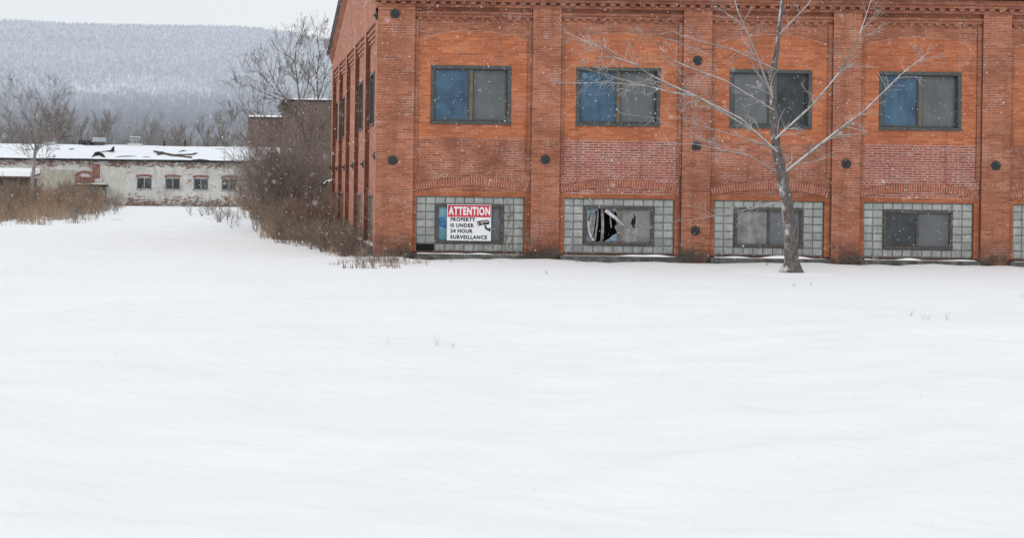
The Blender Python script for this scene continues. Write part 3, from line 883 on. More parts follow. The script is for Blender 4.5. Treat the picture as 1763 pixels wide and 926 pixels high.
def glass_blocks(i):
    D = bay_dims(i); a, b = D['gb']; c, d = D['lo']; z0, z1 = GBZ0, GBZ1
    wz0, wz1 = 0.375, 1.33
    mb = MB()
    y = YR + 0.045
    # grout bed around the window
    g = MB(); yg = y + 0.014
    for q in ((a, c, z0, z1), (d, b, z0, z1), (c, d, z0, wz0), (c, d, wz1, z1)):
        g.face([(q[0], yg, q[2]), (q[1], yg, q[2]), (q[1], yg, q[3]), (q[0], yg, q[3])])
    gp_ = g.build('glass_block_panel', M['grout'], mill)
    rg = random.Random(i)
    nz = 7; hz = (z1 - z0) / nz
    def cells(xa, xb, za, zb, nx, nz_):
        w = (xb - xa) / nx; h = (zb - za) / nz_
        for p in range(nx):
            for q in range(nz_):
                if i == 0 and za < 0.2 and q == 0 and xb <= c + 0.01 and nz_ == 7: continue   # missing corner blocks
                x0, x1_ = xa + p * w + 0.012, xa + (p + 1) * w - 0.012
                zz0, zz1 = za + q * h + 0.012, za + (q + 1) * h - 0.012
                e = 0.02; yo = rg.uniform(-0.004, 0.004)
                v = rg.random()
                A = [(x0, y + 0.012, zz0), (x1_, y + 0.012, zz0), (x1_, y + 0.012, zz1), (x0, y + 0.012, zz1)]
                B = [(x0 + e, y + yo, zz0 + e), (x1_ - e, y + yo + rg.uniform(-.003, .003), zz0 + e), (x1_ - e, y + yo, zz1 - e), (x0 + e, y + yo, zz1 - e)]
                mi = 0 if v < 0.72 else 1
                mb.face(B, mi)
                for k in range(4):
                    kk = (k + 1) % 4
                    mb.face([A[k], A[kk], B[kk], B[k]], mi)
    cells(a, c, z0, z1, 2, nz); cells(d, b, z0, z1, 2, nz)
    nx = 7
    cells(c, d, wz1, z1, nx, 1); cells(c, d, z0, wz0, nx, 1)
    mb.build('glass_blocks', [M['block_glass'], M['block_dim']], gp_)
    if i == 0:
        k = MB(); k.box(a + 0.02, c - 0.03, y + 0.008, y + 0.013, z0 + 0.01, z0 + hz - 0.02); k.build('hole', M['black'], gp_)
M['block_dim'] = pane_mat('dim_glass_block', (0.23, 0.248, 0.236), (0.35, 0.37, 0.35), 3.0, 0.4, 0.3)
for i in range(len(BAYS)): glass_blocks(i)

def lower_window(i):
    c, d = bay_dims(i)['lo']; z0, z1 = 0.375, 1.33
    y = YR - 0.0; t = 0.07
    w = MB()
    w.bbox(c, d, y, YR + 0.14, z1 - t, z1, 0.008)
    w.bbox(c, d, y - 0.015, YR + 0.14, z0, z0 + t * 1.1, 0.008)
    w.bbox(c, c + t, y, YR + 0.14, z0 + t * 1.1 + .002, z1 - t - .002, 0.008)
    w.bbox(d - t, d, y, YR + 0.14, z0 + t * 1.1 + .002, z1 - t - .002, 0.008)
    fr = w.build('window', M['frame_brown'], mill)
    if i == 1: fr['label'] = 'smashed window with hanging blind slats and a dusty grey light'
    if i == 0: fr['label'] = 'window with blue film behind the warning sign'
    xa, xb = c + t, d - t; za, zb = z0 + t * 1.1, z1 - t
    yp = YR + 0.06
    xm = (xa + xb) / 2
    if i == 0:
        mu = MB(); mu.box(xb - 0.32, xb - 0.27, yp - 0.03, yp + 0.02, za, zb); mu.build('mullion', M['frame_brown'], fr)
        # blue film left, cut into slanting patches; murky glass right
        f = MB(); zz = lambda q: za + (zb - za) * q
        L = xa; Wd = 0.42
        f.face([(L, yp, zz(0)), (L + Wd, yp, zz(0)), (L + Wd, yp, zz(.25)), (L, yp, zz(.42))], 0)
        f.face([(L, yp, zz(.42)), (L + Wd * .55, yp, zz(.335)), (L + Wd * .3, yp, zz(.72)), (L, yp, zz(.66))], 1)
        f.face([(L + Wd * .55, yp, zz(.335)), (L + Wd, yp, zz(.25)), (L + Wd, yp, zz(1)), (L + Wd * .3, yp, zz(.72))], 0)
        f.face([(L, yp, zz(.66)), (L + Wd * .3, yp, zz(.72)), (L + Wd, yp, zz(1)), (L, yp, zz(1))], 2)
        f.build('blue_film', [M['pane_teal'], M['pane_teal2'], M['pane_teal3']], fr)
        f = MB(); f.box(xb - 0.271, xb, yp + 0.01, yp + 0.016, za, zb); f.build('pane', M['pane_murky'], fr)
        f = MB(); f.face([(xb - 0.46, yp + 0.012, zz(.45)), (xb - 0.32, yp + 0.012, zz(.4)), (xb - 0.32, yp + 0.012, zz(.8)), (xb - 0.43, yp + 0.012, zz(1)), (xb - 0.46, yp + 0.012, zz(1))], 0)
        f.build('blue_film', M['pane_teal2'], fr)
    elif i == 1:
        mu = MB(); mu.box(xm - 0.035, xm + 0.09, yp - 0.02, yp + 0.03, za, zb); mu.build('mullion', M['mullion_dust'], fr)
        f = MB(); f.box(xm + 0.09, xb, yp, yp + 0.006, za, zb); dp = f.build('pane', M['pane_dust'], fr)
        f = MB(); f.face([(xm + 0.31, yp - 0.003, zb - .34), (xm + 0.37, yp - 0.003, zb - .46), (xm + 0.42, yp - 0.003, zb - .44), (xm + 0.43, yp - 0.003, zb - .2), (xm + 0.39, yp - 0.003, zb - .12), (xm + 0.37, yp - 0.003, zb - .24), (xm + 0.33, yp - 0.003, zb - .22)])
        f.build('hole', M['black'], dp)
        # shards left standing round the broken light
        f = MB()
        W_ = xm - 0.035 - xa; Hh = zb - za
        def S(*pts):
            f = MB(); P_ = [(xa + p * W_, za + q * Hh) for p, q in pts]
            f.prism(P_[::-1], 'y', yp, yp + 0.006); f.build('glass_shard', M['shard'], fr)
        S((0, 1), (0, .74), (.05, .70), (.10, .80), (.16, .90), (.14, 1))
        S((.14, 1), (.16, .90), (.22, .82), (.27, .93), (.36, .96), (.40, 1))
        S((0, .74), (0, .22), (.05, .40), (.035, .60), (.08, .66), (.05, .70))
        S((0, .22), (0, 0), (.20, 0), (.13, .10), (.07, .16))
        S((.60, 1), (.66, .90), (.71, .95), (.76, .84), (.81, .97), (.86, .90), (.93, .95), (1, .86), (1, 1))
        S((.60, 0), (.66, .05), (.76, .10), (.86, .20), (.96, .24), (1, .28), (1, 0))
        S((1, .30), (1, .80), (.96, .66), (.99, .55), (.93, .46))
        # hanging blind slats behind the hole, one fallen across
        rg = random.Random(5)
        sp = [(8.64, 8.625, 0.075, 0.0), (8.715, 8.69, 0.085, 0.02), (8.79, 8.755, 0.07, 0.0), (8.885, 8.835, 0.05, 0.0), (8.99, 8.985, 0.075, 0.0), (9.20, 9.215, 0.04, 0.35)]
        for xt, xbm, wd, zo in sp:
            s = MB()
            n = 6
            for k in range(n):
                q0, q1 = k / n, (k + 1) / n
                xx0 = xbm + (xt - xbm) * q0 + 0.012 * math.sin(q0 * 5 + xt * 9); xx1 = xbm + (xt - xbm) * q1 + 0.012 * math.sin(q1 * 5 + xt * 9)
                s.face([(xx0, yp + 0.05, za + zo + q0 * (Hh - zo)), (xx0 + wd, yp + 0.075, za + zo + q0 * (Hh - zo)), (xx1 + wd, yp + 0.075, za + zo + q1 * (Hh - zo)), (xx1, yp + 0.05, za + zo + q1 * (Hh - zo))])
            s.build('blind_slat', M['slat'], fr)
        s = MB()   # curled slat at the lower left
        cur = [(0.02, .62), (0.03, .45), (0.06, .28), (0.13, .12), (0.20, .02)]
        for (p, q), (p2, q2) in zip(cur, cur[1:]):
            s.face([(xa + p * W_, yp - 0.03, za + q * Hh), (xa + p * W_ + 0.06, yp - 0.01, za + q * Hh + 0.01), (xa + p2 * W_ + 0.06, yp - 0.01, za + q2 * Hh + 0.02), (xa + p2 * W_, yp - 0.03, za + q2 * Hh)])
        s.build('blind_slat', M['slat_white'], fr)
        s = MB()
        A = Vector((9.07, yp - 0.03, 1.232)); B = Vector((9.52, yp - 0.05, 0.855)); nn = Vector((0.026, 0, 0.031))
        mid = A.lerp(B, 0.5) + Vector((0.01, 0, 0.015))
        s.face([A - nn * 1.1, mid - nn, mid + nn, A + nn * 1.1]); s.face([mid - nn, B - nn * 0.3, B + nn * 0.5, mid + nn])
        s.build('blind_slat', M['slat_white'], fr)
    else:
        mu = MB(); mu.box(xm - 0.03, xm + 0.03, yp - 0.02, yp + 0.03, za, zb); mu.build('mullion', M['frame_brown'], fr)
        f = MB(); f.box(xa, xm - 0.03, yp, yp + 0.006, za, zb); f.build('pane', M['pane_dark'] if i in (3, 4) else M['pane_dust'], fr)
        f = MB(); f.box(xm + 0.03, xb, yp, yp + 0.006, za, zb); f.build('pane', M['pane_grey'] if i != 4 else M['pane_dark'], fr)
    return fr
M['pane_teal3'] = pane_mat('pale_blue_film', (0.08, 0.20, 0.30), (0.22, 0.40, 0.46), 2.0, 0.3)
M['pane_murky'] = pane_mat('murky_pane', (0.05, 0.06, 0.065), (0.13, 0.15, 0.155), 3.0, 0.2, 0.3)
M['mullion_dust'] = plain('dusty_mullion', (0.16, 0.145, 0.13), 0.8, 0.3, 9.0)
M['slat_white'] = plain('white_vinyl_slat', (0.50, 0.49, 0.50), 0.6, 0.3, 6.0)
for i in range(len(BAYS)): lower_window(i)

# ---- side windows
for i in range(len(SB)):
    for k, (c, d, e, f) in enumerate(side_windows(i)):
        w = MB(); t = 0.07
        xa, xb = XR - 0.03, XR + 0.12
        w.box(xa, xb, Y0 + c, Y0 + d, f - t, f); w.box(xa, xb, Y0 + c, Y0 + d, e, e + t)
        w.box(xa, xb, Y0 + c, Y0 + c + t, e + t + .002, f - t - .002); w.box(xa, xb, Y0 + d - t, Y0 + d, e + t + .002, f - t - .002)
        fr = w.build('window', M['frame_grey'] if k == 0 else M['tan_board'], mill)
        p = MB(); p.box(XR + 0.03, XR + 0.036, Y0 + c + t, Y0 + d - t, e + t, f - t)
        p.build('pane' if k == 0 else 'board', M['pane_dark'] if k == 0 else M['tan_board'], fr)

# ---- iron anchor plates
def plate(p, ax, r=0.125, lab=None):
    m = MB(); p = Vector(p)
    d = Vector((0, -1, 0)) if ax == 'y' else Vector((-1, 0, 0))
    m.cyl(p, p + d * 0.025, r, 8, 0, r * 0.94); m.cyl(p + d * 0.024, p + d * 0.05, r * 0.62, 8, 0, r * 0.5); m.cyl(p + d * 0.05, p + d * 0.09, r * 0.22, 6)
    o = m.build('anchor_plate', M['iron'], mill)
for x, z in ((3.80, 5.99), (3.79, 2.39), (7.55, 2.456), (11.26, 4.94), (11.26, 2.84), (11.26, 0.76), (14.95, 2.46), (18.63, 2.46), (22.31, 2.46)):
    plate((x, Y0, z), 'y')
for a, z in ((0.28, 5.97), (0.28, 2.5), (3.6, 2.33), (7.14, 2.34), (10.6, 2.33), (13.9, 2.33), (17.25, 2.4)):
    plate((X0, Y0 + a, z), 'x', 0.11)

# ---- conduit on the second bay, floodlight at the eave, small hood at the far corner
m = MB(); m.cyl((10.86, YR - 0.03, 0.1), (10.86, YR - 0.03, 3.0), 0.014, 6); m.build('conduit', M['pipe'], mill)
m = MB(); m.cyl((7.10, YR - 0.06, 1.6), (7.10, YR - 0.06, 0.15), 0.012, 6); m.build('conduit', M['pipe'], mill)
p = at(562.5, 76, YB - 1.6)
m = MB()
q = Vector((X0 - 0.20, p.y, p.z - 0.06))
m.cyl(q, Vector((p.x - 0.02, p.y, p.z - 0.02)), 0.018, 6)
lamp_pts = [(-0.12, 0.12), (0.09, 0.14), (0.13, 0.02), (0.02, -0.14), (-0.06, -0.12)]
m.prism([(p.x - 0.02 + a_ * 1.05, p.z + b_ * 1.15) for a_, b_ in lamp_pts], 'y', p.y - 0.12, p.y + 0.1)
m.build('floodlight', M['lamp'], mill)
h = at(563, 316, YB - 0.1)
m = MB()
for k in range(8):
    t0, t1 = math.pi * 0.5 * k / 8, math.pi * 0.5 * (k + 1) / 8
    cx_, cz_ = X0 + 0.03, h.z - 0.12
    P = lambda t, r: (cx_ - r * math.sin(t) * 1.0, cz_ + r * 0.85 * math.cos(t))
    (xA, zA), (xB, zB) = P(t0, 0.32), P(t1, 0.32); (xC, zC), (xD, zD) = P(t0, 0.25), P(t1, 0.25)
    m.face([(xA, YB - 0.6, zA), (xB, YB - 0.6, zB), (xB, YB + 0.2, zB), (xA, YB + 0.2, zA)], 0 if k < 6 else 1)
    m.face([(xC, YB - 0.6, zC), (xD, YB - 0.6, zD), (xB, YB - 0.6, zB), (xA, YB - 0.6, zA)], 0 if k < 3 else 1)
    m.face([(xC, YB - 0.6, zC), (xC, YB + 0.2, zC), (xD, YB + 0.2, zD), (xD, YB - 0.6, zD)], 1)
m.build('door_hood', [M['cap'], M['iron']], mill)

# ================================================================== WARNING SIGN
def text_mb(mb, s, x0, x1, z0, z1, y, off=0.0, mi=0):
    cu = bpy.data.curves.new('lettering', 'FONT'); cu.body = s; cu.offset = off; cu.resolution_u = 3; cu.space_character = 1.14; cu.space_word = 0.9
    ob = bpy.data.objects.new('lettering', cu); col.objects.link(ob)
    dg = bpy.context.evaluated_depsgraph_get()
    me = bpy.data.meshes.new_from_object(ob.evaluated_get(dg))
    bpy.data.objects.remove(ob); bpy.data.curves.remove(cu)
    X = [v.co.x for v in me.vertices]; Yv = [v.co.y for v in me.vertices]
    ax, bx, ay, by = min(X), max(X), min(Yv), max(Yv)
    for p in me.polygons:
        mb.face([(x0 + (me.vertices[k].co.x - ax) / (bx - ax) * (x1 - x0), y, z0 + (me.vertices[k].co.y - ay) / (by - ay) * (z1 - z0)) for k in p.vertices], mi)
    bpy.data.meshes.remove(me)

SX0, SX1, SZ0, SZ1 = 5.157, 6.243, 0.436, 1.322
sy = YR - 0.055
sign = thing('warning_sign', 'red and white ATTENTION surveillance notice fixed over the first ground floor window', 'sign', ((SX0 + SX1) / 2, sy, SZ0))
W, H = SX1 - SX0, SZ1 - SZ0
m = MB(); m.bbox(SX0, SX1, sy, sy + 0.012, SZ0, SZ1, 0.003); m.build('panel', M['white'], sign)
m = MB(); m.box(SX0 + 0.015, SX1 - 0.012, sy - 0.004, sy - 0.001, SZ1 - 0.305, SZ1 - 0.012); m.build('header_band', M['red'], sign)
m = MB(); text_mb(m, 'ATTENTION', SX0 + 0.035, SX1 - 0.03, SZ1 - 0.262, SZ1 - 0.05, sy - 0.007, 0.042); m.build('heading_lettering', M['white'], sign)
m = MB()
for s, wd, zt in (('PROPERTY', 0.565, 0.468), ('IS UNDER', 0.53, 0.63), ('24 HOUR', 0.505, 0.787), ('SURVEILLANCE', 0.835, 0.957)):
    # zt: how far the baseline lies below the top, as a share of the height
    zb_ = SZ1 - H * zt
    text_mb(m, s, SX0 + 0.085, SX0 + 0.085 + wd * W, zb_, zb_ + 0.098, sy - 0.004, 0.042)
m.build('message_lettering', M['ink'], sign)
m = MB()  # surveillance camera pictogram
def pg(pts, mi=0, dy=0.004): m.face([(SX0 + a_ * W, sy - dy, SZ0 + b_ * H) for a_, b_ in pts], mi)
pg([(.70, .545), (.92, .585), (.965, .545), (.955, .465), (.735, .425), (.70, .47)])
pg([(.745, .515), (.93, .55), (.945, .535), (.76, .497)], 1, 0.006)
pg([(.683, .54), (.695, .55), (.735, .42), (.72, .405), (.695, .42), (.68, .47)])
pg([(.697, .52), (.712, .51), (.727, .44), (.715, .43), (.70, .45)], 1, 0.006)
pg([(.85, .43), (.89, .44), (.90, .37), (.945, .34), (.97, .35), (.97, .285), (.93, .285), (.86, .34)])
pg([(.955, .37), (.985, .37), (.985, .26), (.955, .26)])
m.build('camera_pictogram', [M['ink'], M['white']], sign)
for x in (SX0 + 0.03, SX0 + 0.5 * W, SX1 - 0.03):
    m = MB(); m.cyl((x, sy - 0.001, SZ1 - 0.02), (x, sy - 0.010, SZ1 - 0.02), 0.011, 8); m.build('screw', M['galv'], sign)

# ================================================================== LOW WHITE BUILDING
LY = 110.0
def LX(px): return at(px, 310, LY).x
wx0, wx1 = LX(-150), LX(480)
EZ = at(250, 278.5, LY).z
low = thing('white_brick_shed', 'long low white painted brick building with peeling paint and sagging snowy roof', 'building', ((wx0 + wx1) / 2, LY, 0))
wins = []
for px in (248.5, 297.5, 346, 394.5, 441):
    c = LX(px); wins.append((c - 0.56, c + 0.56, 1.28, 2.13))
mb = MB()
rect_wall(mb, wx0, wx1, -0.3, EZ, wins, LY, 0.2, dict(cuts=(), fn=lambda z: 0), 1)
mb.face([(wx1, LY, -0.3), (wx1, LY + 16, -0.3), (wx1, LY + 16, EZ), (wx1, LY + 8, EZ + 1.3), (wx1, LY, EZ)])
mb.face([(wx0, LY, -0.3), (wx0, LY, EZ), (wx0, LY + 8, EZ + 1.3), (wx0, LY + 16, EZ), (wx0, LY + 16, -0.3)])
mb.face([(wx1, LY + 16, -0.3), (wx0, LY + 16, -0.3), (wx0, LY + 16, EZ), (wx1, LY + 16, EZ)])
mb.build('wall', [M['peeling'], M['oldwood']], low)
for k, (a, b, c, d) in enumerate(wins):
    w = MB(); y = LY + 0.06; t = 0.06
    w.box(a, b, y, y + 0.08, d - t, d); w.box(a - 0.05, b + 0.05, LY - 0.05, y + 0.08, c - 0.07, c + t - .02)
    w.box(a, a + t, y, y + 0.08, c + t, d - t); w.box(b - t, b, y, y + 0.08, c + t, d - t); w.box((a + b) / 2 - 0.035, (a + b) / 2 + 0.035, y - 0.01, y + 0.08, c + t, d - t)
    fr = w.build('window', M['far_frame'], low)
    for s, (p, q) in enumerate(((a + t, (a + b) / 2 - 0.035), ((a + b) / 2 + 0.035, b - t))):
        g = MB(); g.box(p, q, y + 0.03, y + 0.036, c + t - .02, d - t); g.build('pane', M['pane_dark'] if (k + s) % 2 == 0 else M['pane_far'], fr)
    ar = MB(); arch_ring(ar, (a + b) / 2, 0.58, d + 0.01, 0.07, 0.18, LY - 0.012, LY + 0.02, n=10)
    ar.build('window_arch', M['raw_brick'], low)
# patches on the wall: render, bare brick arch, old doorway
m = MB(); m.box(LX(189), LX(217), LY - 0.008, LY + 0.02, 0.1, at(200, 290, LY).z); m.build('render_patch', M['plaster'], low)
m = MB(); c = LX(146); arch_ring(m, c, 0.62, 2.1, 0.28, 0.22, LY - 0.02, LY + 0.02, n=12)
m.box(c - 0.75, c + 0.75, LY - 0.014, LY + 0.02, 1.3, 2.12); m.build('bricked_up_arch', M['raw_brick'], low)
m = MB(); m.box(LX(158), LX(172), LY - 0.01, LY + 0.02, 2.0, at(165, 283, LY).z); m.build('bare_brick_patch', M['raw_brick'], low)
m = MB(); m.box(LX(60), LX(128), LY - 0.012, LY + 0.02, 0.1, at(100, 292, LY).z); m.build('cream_board_wall', M['cream'], low)
# roof: sagging sheet with a dark torn fascia
m = MB()
nx, ny = 90, 10
def roofz(x, t):
    sag = 0.16 * noise.noise(Vector((x * 0.16, t * 1.2, 3))) + 0.06 * noise.noise(Vector((x * 0.6, t * 2.5, 6)))
    return EZ + 0.16 + 1.26 * t + sag * (0.35 + 0.9 * t * (1 - t) * 2)
for i in range(nx):
    for k in range(ny):
        xa = wx0 - 0.3 + (wx1 - wx0 + 0.6) * i / nx; xb = wx0 - 0.3 + (wx1 - wx0 + 0.6) * (i + 1) / nx
        ta, tb = k / ny, (k + 1) / ny
        yA, yB = LY - 0.35 + 8.35 * ta, LY - 0.35 + 8.35 * tb
        m.face([(xa, yA, roofz(xa, ta)), (xb, yA, roofz(xb, ta)), (xb, yB, roofz(xb, tb)), (xa, yB, roofz(xa, tb))])
for i in range(nx):
    xa = wx0 - 0.3 + (wx1 - wx0 + 0.6) * i / nx; xb = wx0 - 0.3 + (wx1 - wx0 + 0.6) * (i + 1) / nx
    m.face([(xa, LY + 8, roofz(xa, 1)), (xb, LY + 8, roofz(xb, 1)), (xb, LY + 16.3, EZ + 0.1), (xa, LY + 16.3, EZ + 0.1)])
m.build('roof', M['roof_snow'], low, smooth=True)
m = MB()
for i in range(nx):
    xa = wx0 - 0.3 + (wx1 - wx0 + 0.6) * i / nx; xb = wx0 - 0.3 + (wx1 - wx0 + 0.6) * (i + 1) / nx
    ja = 0.12 + 0.07 * noise.noise(Vector((xa * 0.9, 0, 1))); jb = 0.12 + 0.07 * noise.noise(Vector((xb * 0.9, 0, 1)))
    m.face([(xa, LY - 0.33, roofz(xa, 0) - ja), (xb, LY - 0.33, roofz(xb, 0) - jb), (xb, LY - 0.35, roofz(xb, 0) - 0.012), (xa, LY - 0.35, roofz(xa, 0) - 0.012)])
    m.face([(xa, LY - 0.33, roofz(xa, 0) - ja), (xa, LY + 0.01, roofz(xa, 0) - ja), (xb, LY + 0.01, roofz(xb, 0) - jb), (xb, LY - 0.33, roofz(xb, 0) - jb)])
m.build('fascia', M['felt'], low)
# torn felt: curled dark flaps standing out of the snow
def roof_pt(px, py):
    for k in range(60):
        t = k / 60; Yk = LY - 0.35 + 8.35 * t; p = at(px, py, Yk)
        if p.z <= roofz(p.x, t): return Vector((p.x, Yk, roofz(p.x, t))), t
    return Vector((p.x, Yk, roofz(p.x, 1))), 1
def flap(pts, lift, wid):
    m = MB()
    P = [roof_pt(*q)[0] for q in pts]
    for a, b in zip(P, P[1:]):
        la, lb = (lift if a is not P[0] else 0.03), (lift if b is not P[-1] else 0.03)
        m.face([a + Vector((0, -0.05, 0.015)), b + Vector((0, -0.05, 0.015)), b + Vector((0, 0.12, lb)), a + Vector((0, 0.12, la))])
        m.face([a + Vector((0, 0.12, la)), b + Vector((0, 0.12, lb)), b + Vector((0, 0.12 + wid, lb * .6)), a + Vector((0, 0.12 + wid, la * .6))])
    m.build('torn_felt', M['felt'], low)
flap([(157, 272), (163, 269), (170, 268), (177, 271), (181, 272)], 0.30, 0.4)
flap([(172, 262), (182, 262), (190, 261), (194, 262)], 0.10, 0.25)
flap([(199, 271), (210, 270.5), (222, 270), (235, 270)], 0.07, 0.25)
flap([(118, 258), (123, 257.5), (128, 258)], 0.10, 0.3)
flap([(95, 258), (100, 257), (104, 258)], 0.06, 0.2)
flap([(40, 259), (50, 258.5), (62, 258)], 0.08, 0.3)
flap([(306, 263), (314, 261), (321, 260)], 0.10, 0.2)
flap([(245, 271), (252, 271), (259, 271.5)], 0.05, 0.2)
flap([(325, 268), (334, 267), (341, 264)], 0.17, 0.2)
flap([(330, 276), (345, 277.5), (360, 278)], 0.10, 0.3)
def board(a, b, w=0.16):
    A, B = roof_pt(*a)[0] + Vector((0, 0, 0.10)), roof_pt(*b)[0] + Vector((0, 0, 0.06))
    m = MB(); m.cyl(A, B, w * 0.5, 5); m.build('fallen_board', M['oldwood'], low)
board((265, 263), (300, 269)); board((291, 269), (330, 273)); board((300, 269), (335, 267), 0.1); board((272, 267.5), (280, 264.5), 0.24)
m = MB(); p, _ = roof_pt(192, 262); m.prism([(p.x - 0.25, p.z), (p.x + 0.2, p.z), (p.x + 0.22, p.z + 0.42), (p.x + 0.05, p.z + 0.36), (p.x - 0.05, p.z + 0.15)], 'y', p.y - 0.1, p.y + 0.2); m.build('torn_felt', M['felt'], low)
# roof vent box with collapsed curb, slatted cupola, stub pipes
rb = lambda px: Vector((at(px, 250, LY + 8).x, LY + 8.0, roofz(at(px, 250, LY + 8).x, 1)))
m = MB(); p = rb(172)
m.bbox(p.x - 0.45, p.x + 0.38, p.y - 0.5, p.y + 0.4, p.z - 0.3, p.z + 0.22, 0.03)
vent = m.build('roof_vent', M['oldwood'], low)
m = MB(); m.bbox(p.x - 0.55, p.x + 0.48, p.y - 0.6, p.y + 0.5, p.z + 0.20, p.z + 0.56, 0.05); m.build('vent_cap', M['galv'], vent)
m = MB(); rg = random.Random(4)
for k in range(26):
    a = Vector((p.x - 0.5 - rg.random() * 0.75, p.y - 0.5 + rg.random() * 0.4, p.z - 0.1 + rg.random() * 0.1)); b = a + Vector((rg.uniform(-0.35, 0.4), rg.uniform(-.1, .2), rg.uniform(0.05, 0.42)))
    m.cyl(a, b, rg.uniform(0.03, 0.085), 5)
m.build('collapsed_curb', M['felt'], vent)
m = MB(); p = rb(232.5); rg = random.Random(9)
m.prism([(p.x - 0.75, p.z - 0.1), (p.x + 0.75, p.z - 0.1), (p.x + 0.55, p.z + 0.11), (p.x - 0.55, p.z + 0.11)], 'y', p.y - 0.5, p.y + 0.5)
cup = m.build('roof_cupola', M['white_metal'], low)
m = MB()
for r_ in range(4):
    for c_ in range(5):
        m.box(p.x - 0.42 + c_ * 0.168 + 0.01, p.x - 0.42 + c_ * 0.168 + 0.15, p.y - 0.32, p.y - 0.28, p.z + 0.12 + r_ * 0.125, p.z + 0.12 + r_ * 0.125 + 0.075 + rg.uniform(0, 0.03))
m.build('louvre', M['galv'], cup)
m = MB(); m.box(p.x - 0.42, p.x + 0.42, p.y - 0.27, p.y + 0.3, p.z + 0.11, p.z + 0.62); m.build('cupola_core', M['felt'], cup)
m = MB(); m.box(p.x - 0.44, p.x + 0.44, p.y - 0.34, p.y + 0.32, p.z + 0.622, p.z + 0.66); m.build('snow_cap', M['cap'], cup)
for px, hh in ((137, 0.32), (141.5, 0.34), (283, 0.42), (319, 0.48)):
    m = MB(); p = rb(px); m.cyl(p - Vector((0, 0, 0.2)), p + Vector((0, 0, hh)), 0.075, 8); m.build('vent_pipe', M['felt'], low)
m = MB(); p = rb(88); m.box(p.x - 0.5, p.x + 0.4, p.y - 0.6, p.y, p.z - 0.1, p.z + 0.16); m.build('skylight', M['galv'], low)

# broken timber loading canopy against the white wall
cn = thing('wooden_canopy', 'dark broken timber loading canopy leaning on the peeling white wall', 'canopy', (LX(160), LY - 1.0, 0))
m = MB(); xa, xb = LX(129), LX(186)
for k in range(6):
    y = LY - 1.6 + k * 0.26
    m.box(xa + rng.uniform(-.1, .1), xb + rng.uniform(-.15, .1), y, y + 0.22, 1.35 + k * 0.03, 1.41 + k * 0.03)
m.build('deck', M['oldwood'], cn)
m = MB(); m.box(xa, xb, LY - 1.66, LY - 1.605, 1.16, 1.36); m.build('front_beam', M['oldwood'], cn)
m = MB(); m.box(xa + .1, xb - .1, LY - 1.55, LY - .4, 1.60, 1.64); m.build('snow_cap', M['cap'], cn)
for q in (0.03, 0.36, 0.7, 0.97):
    m = MB(); x = xa + (xb - xa) * q; m.cyl((x, LY - 1.5, -0.2), (x + 0.05, LY - 1.52, 1.16), 0.06, 6); m.build('post', M['oldwood'], cn)

# small shed with snowy roof at the left edge
SYd = 88.0
a, b = at(-70, 300, SYd), at(48, 300, SYd)
sh = thing('garden_shed', 'small grey board shed with thick snow on its roof, beside the wide bare tree', 'shed', ((a.x + b.x) / 2, SYd, 0))
z1 = at(20, 306, SYd).z
m = MB(); m.box(a.x, b.x, SYd, SYd + 4, -0.2, z1)
m.build('wall', M['cream2'] if 'cream2' in M else M['oldwood'], sh)
m = MB(); m.prism([(SYd - 0.25, z1 + 0.003), (SYd + 4.3, z1 + 0.22), (SYd + 4.3, z1 + 0.30), (SYd - 0.25, z1 + 0.08)], 'x', a.x - 0.2, b.x + 0.2); m.build('roof', M['oldwood'], sh)
m = MB(); m.prism([(SYd - 0.24, z1 + 0.083), (SYd + 4.28, z1 + 0.303), (SYd + 4.1, z1 + 0.62), (SYd + 2, z1 + 0.52), (SYd - 0.15, z1 + 0.34)], 'x', a.x - 0.18, b.x + 0.16); m.build('snow_cap', M['cap'], sh)

# ================================================================== DARK BRICK BUILDING BEHIND
BY = 126.0
bx = lambda px: at(px, 220, BY).x
bk = thing('dark_brick_building', 'flat roofed dark brown brick building with two stepped roof levels behind the bare trees', 'building', (bx(510), BY, 0))
zA = at(460, 204, BY).z; zB = at(530, 175, BY).z
m = MB(); m.box(bx(429), bx(486), BY, BY + 12, -0.3, zA); m.build('lower_block', M['far_brick'], bk)
m = MB(); m.box(bx(486) + .003, bx(640), BY - 0.4, BY + 14, -0.3, zB); m.build('upper_block', M['far_brick'], bk)
m = MB(); m.box(bx(428), bx(486), BY - 0.12, BY + 12, zA + .003, zA + 0.10); m.build('parapet', M['felt'], bk)
m = MB(); m.box(bx(485), bx(640), BY - 0.5, BY + 14, zB + .003, zB + 0.12); m.build('parapet', M['felt'], bk)
m = MB(); m.box(bx(428) + .02, bx(485), BY - 0.08, BY + 12, zA + .103, zA + 0.26); m.build('snow_cap', M['cap'], bk)
m = MB(); m.box(bx(505), bx(640), BY - 0.45, BY + 14, zB + .123, zB + 0.24); m.build('snow_cap', M['cap'], bk)
m = MB(); m.box(bx(484), bx(494), BY - 0.55, BY - 0.42, zB - 0.75, zB); m.build('corner_bracket', M['felt'], bk)

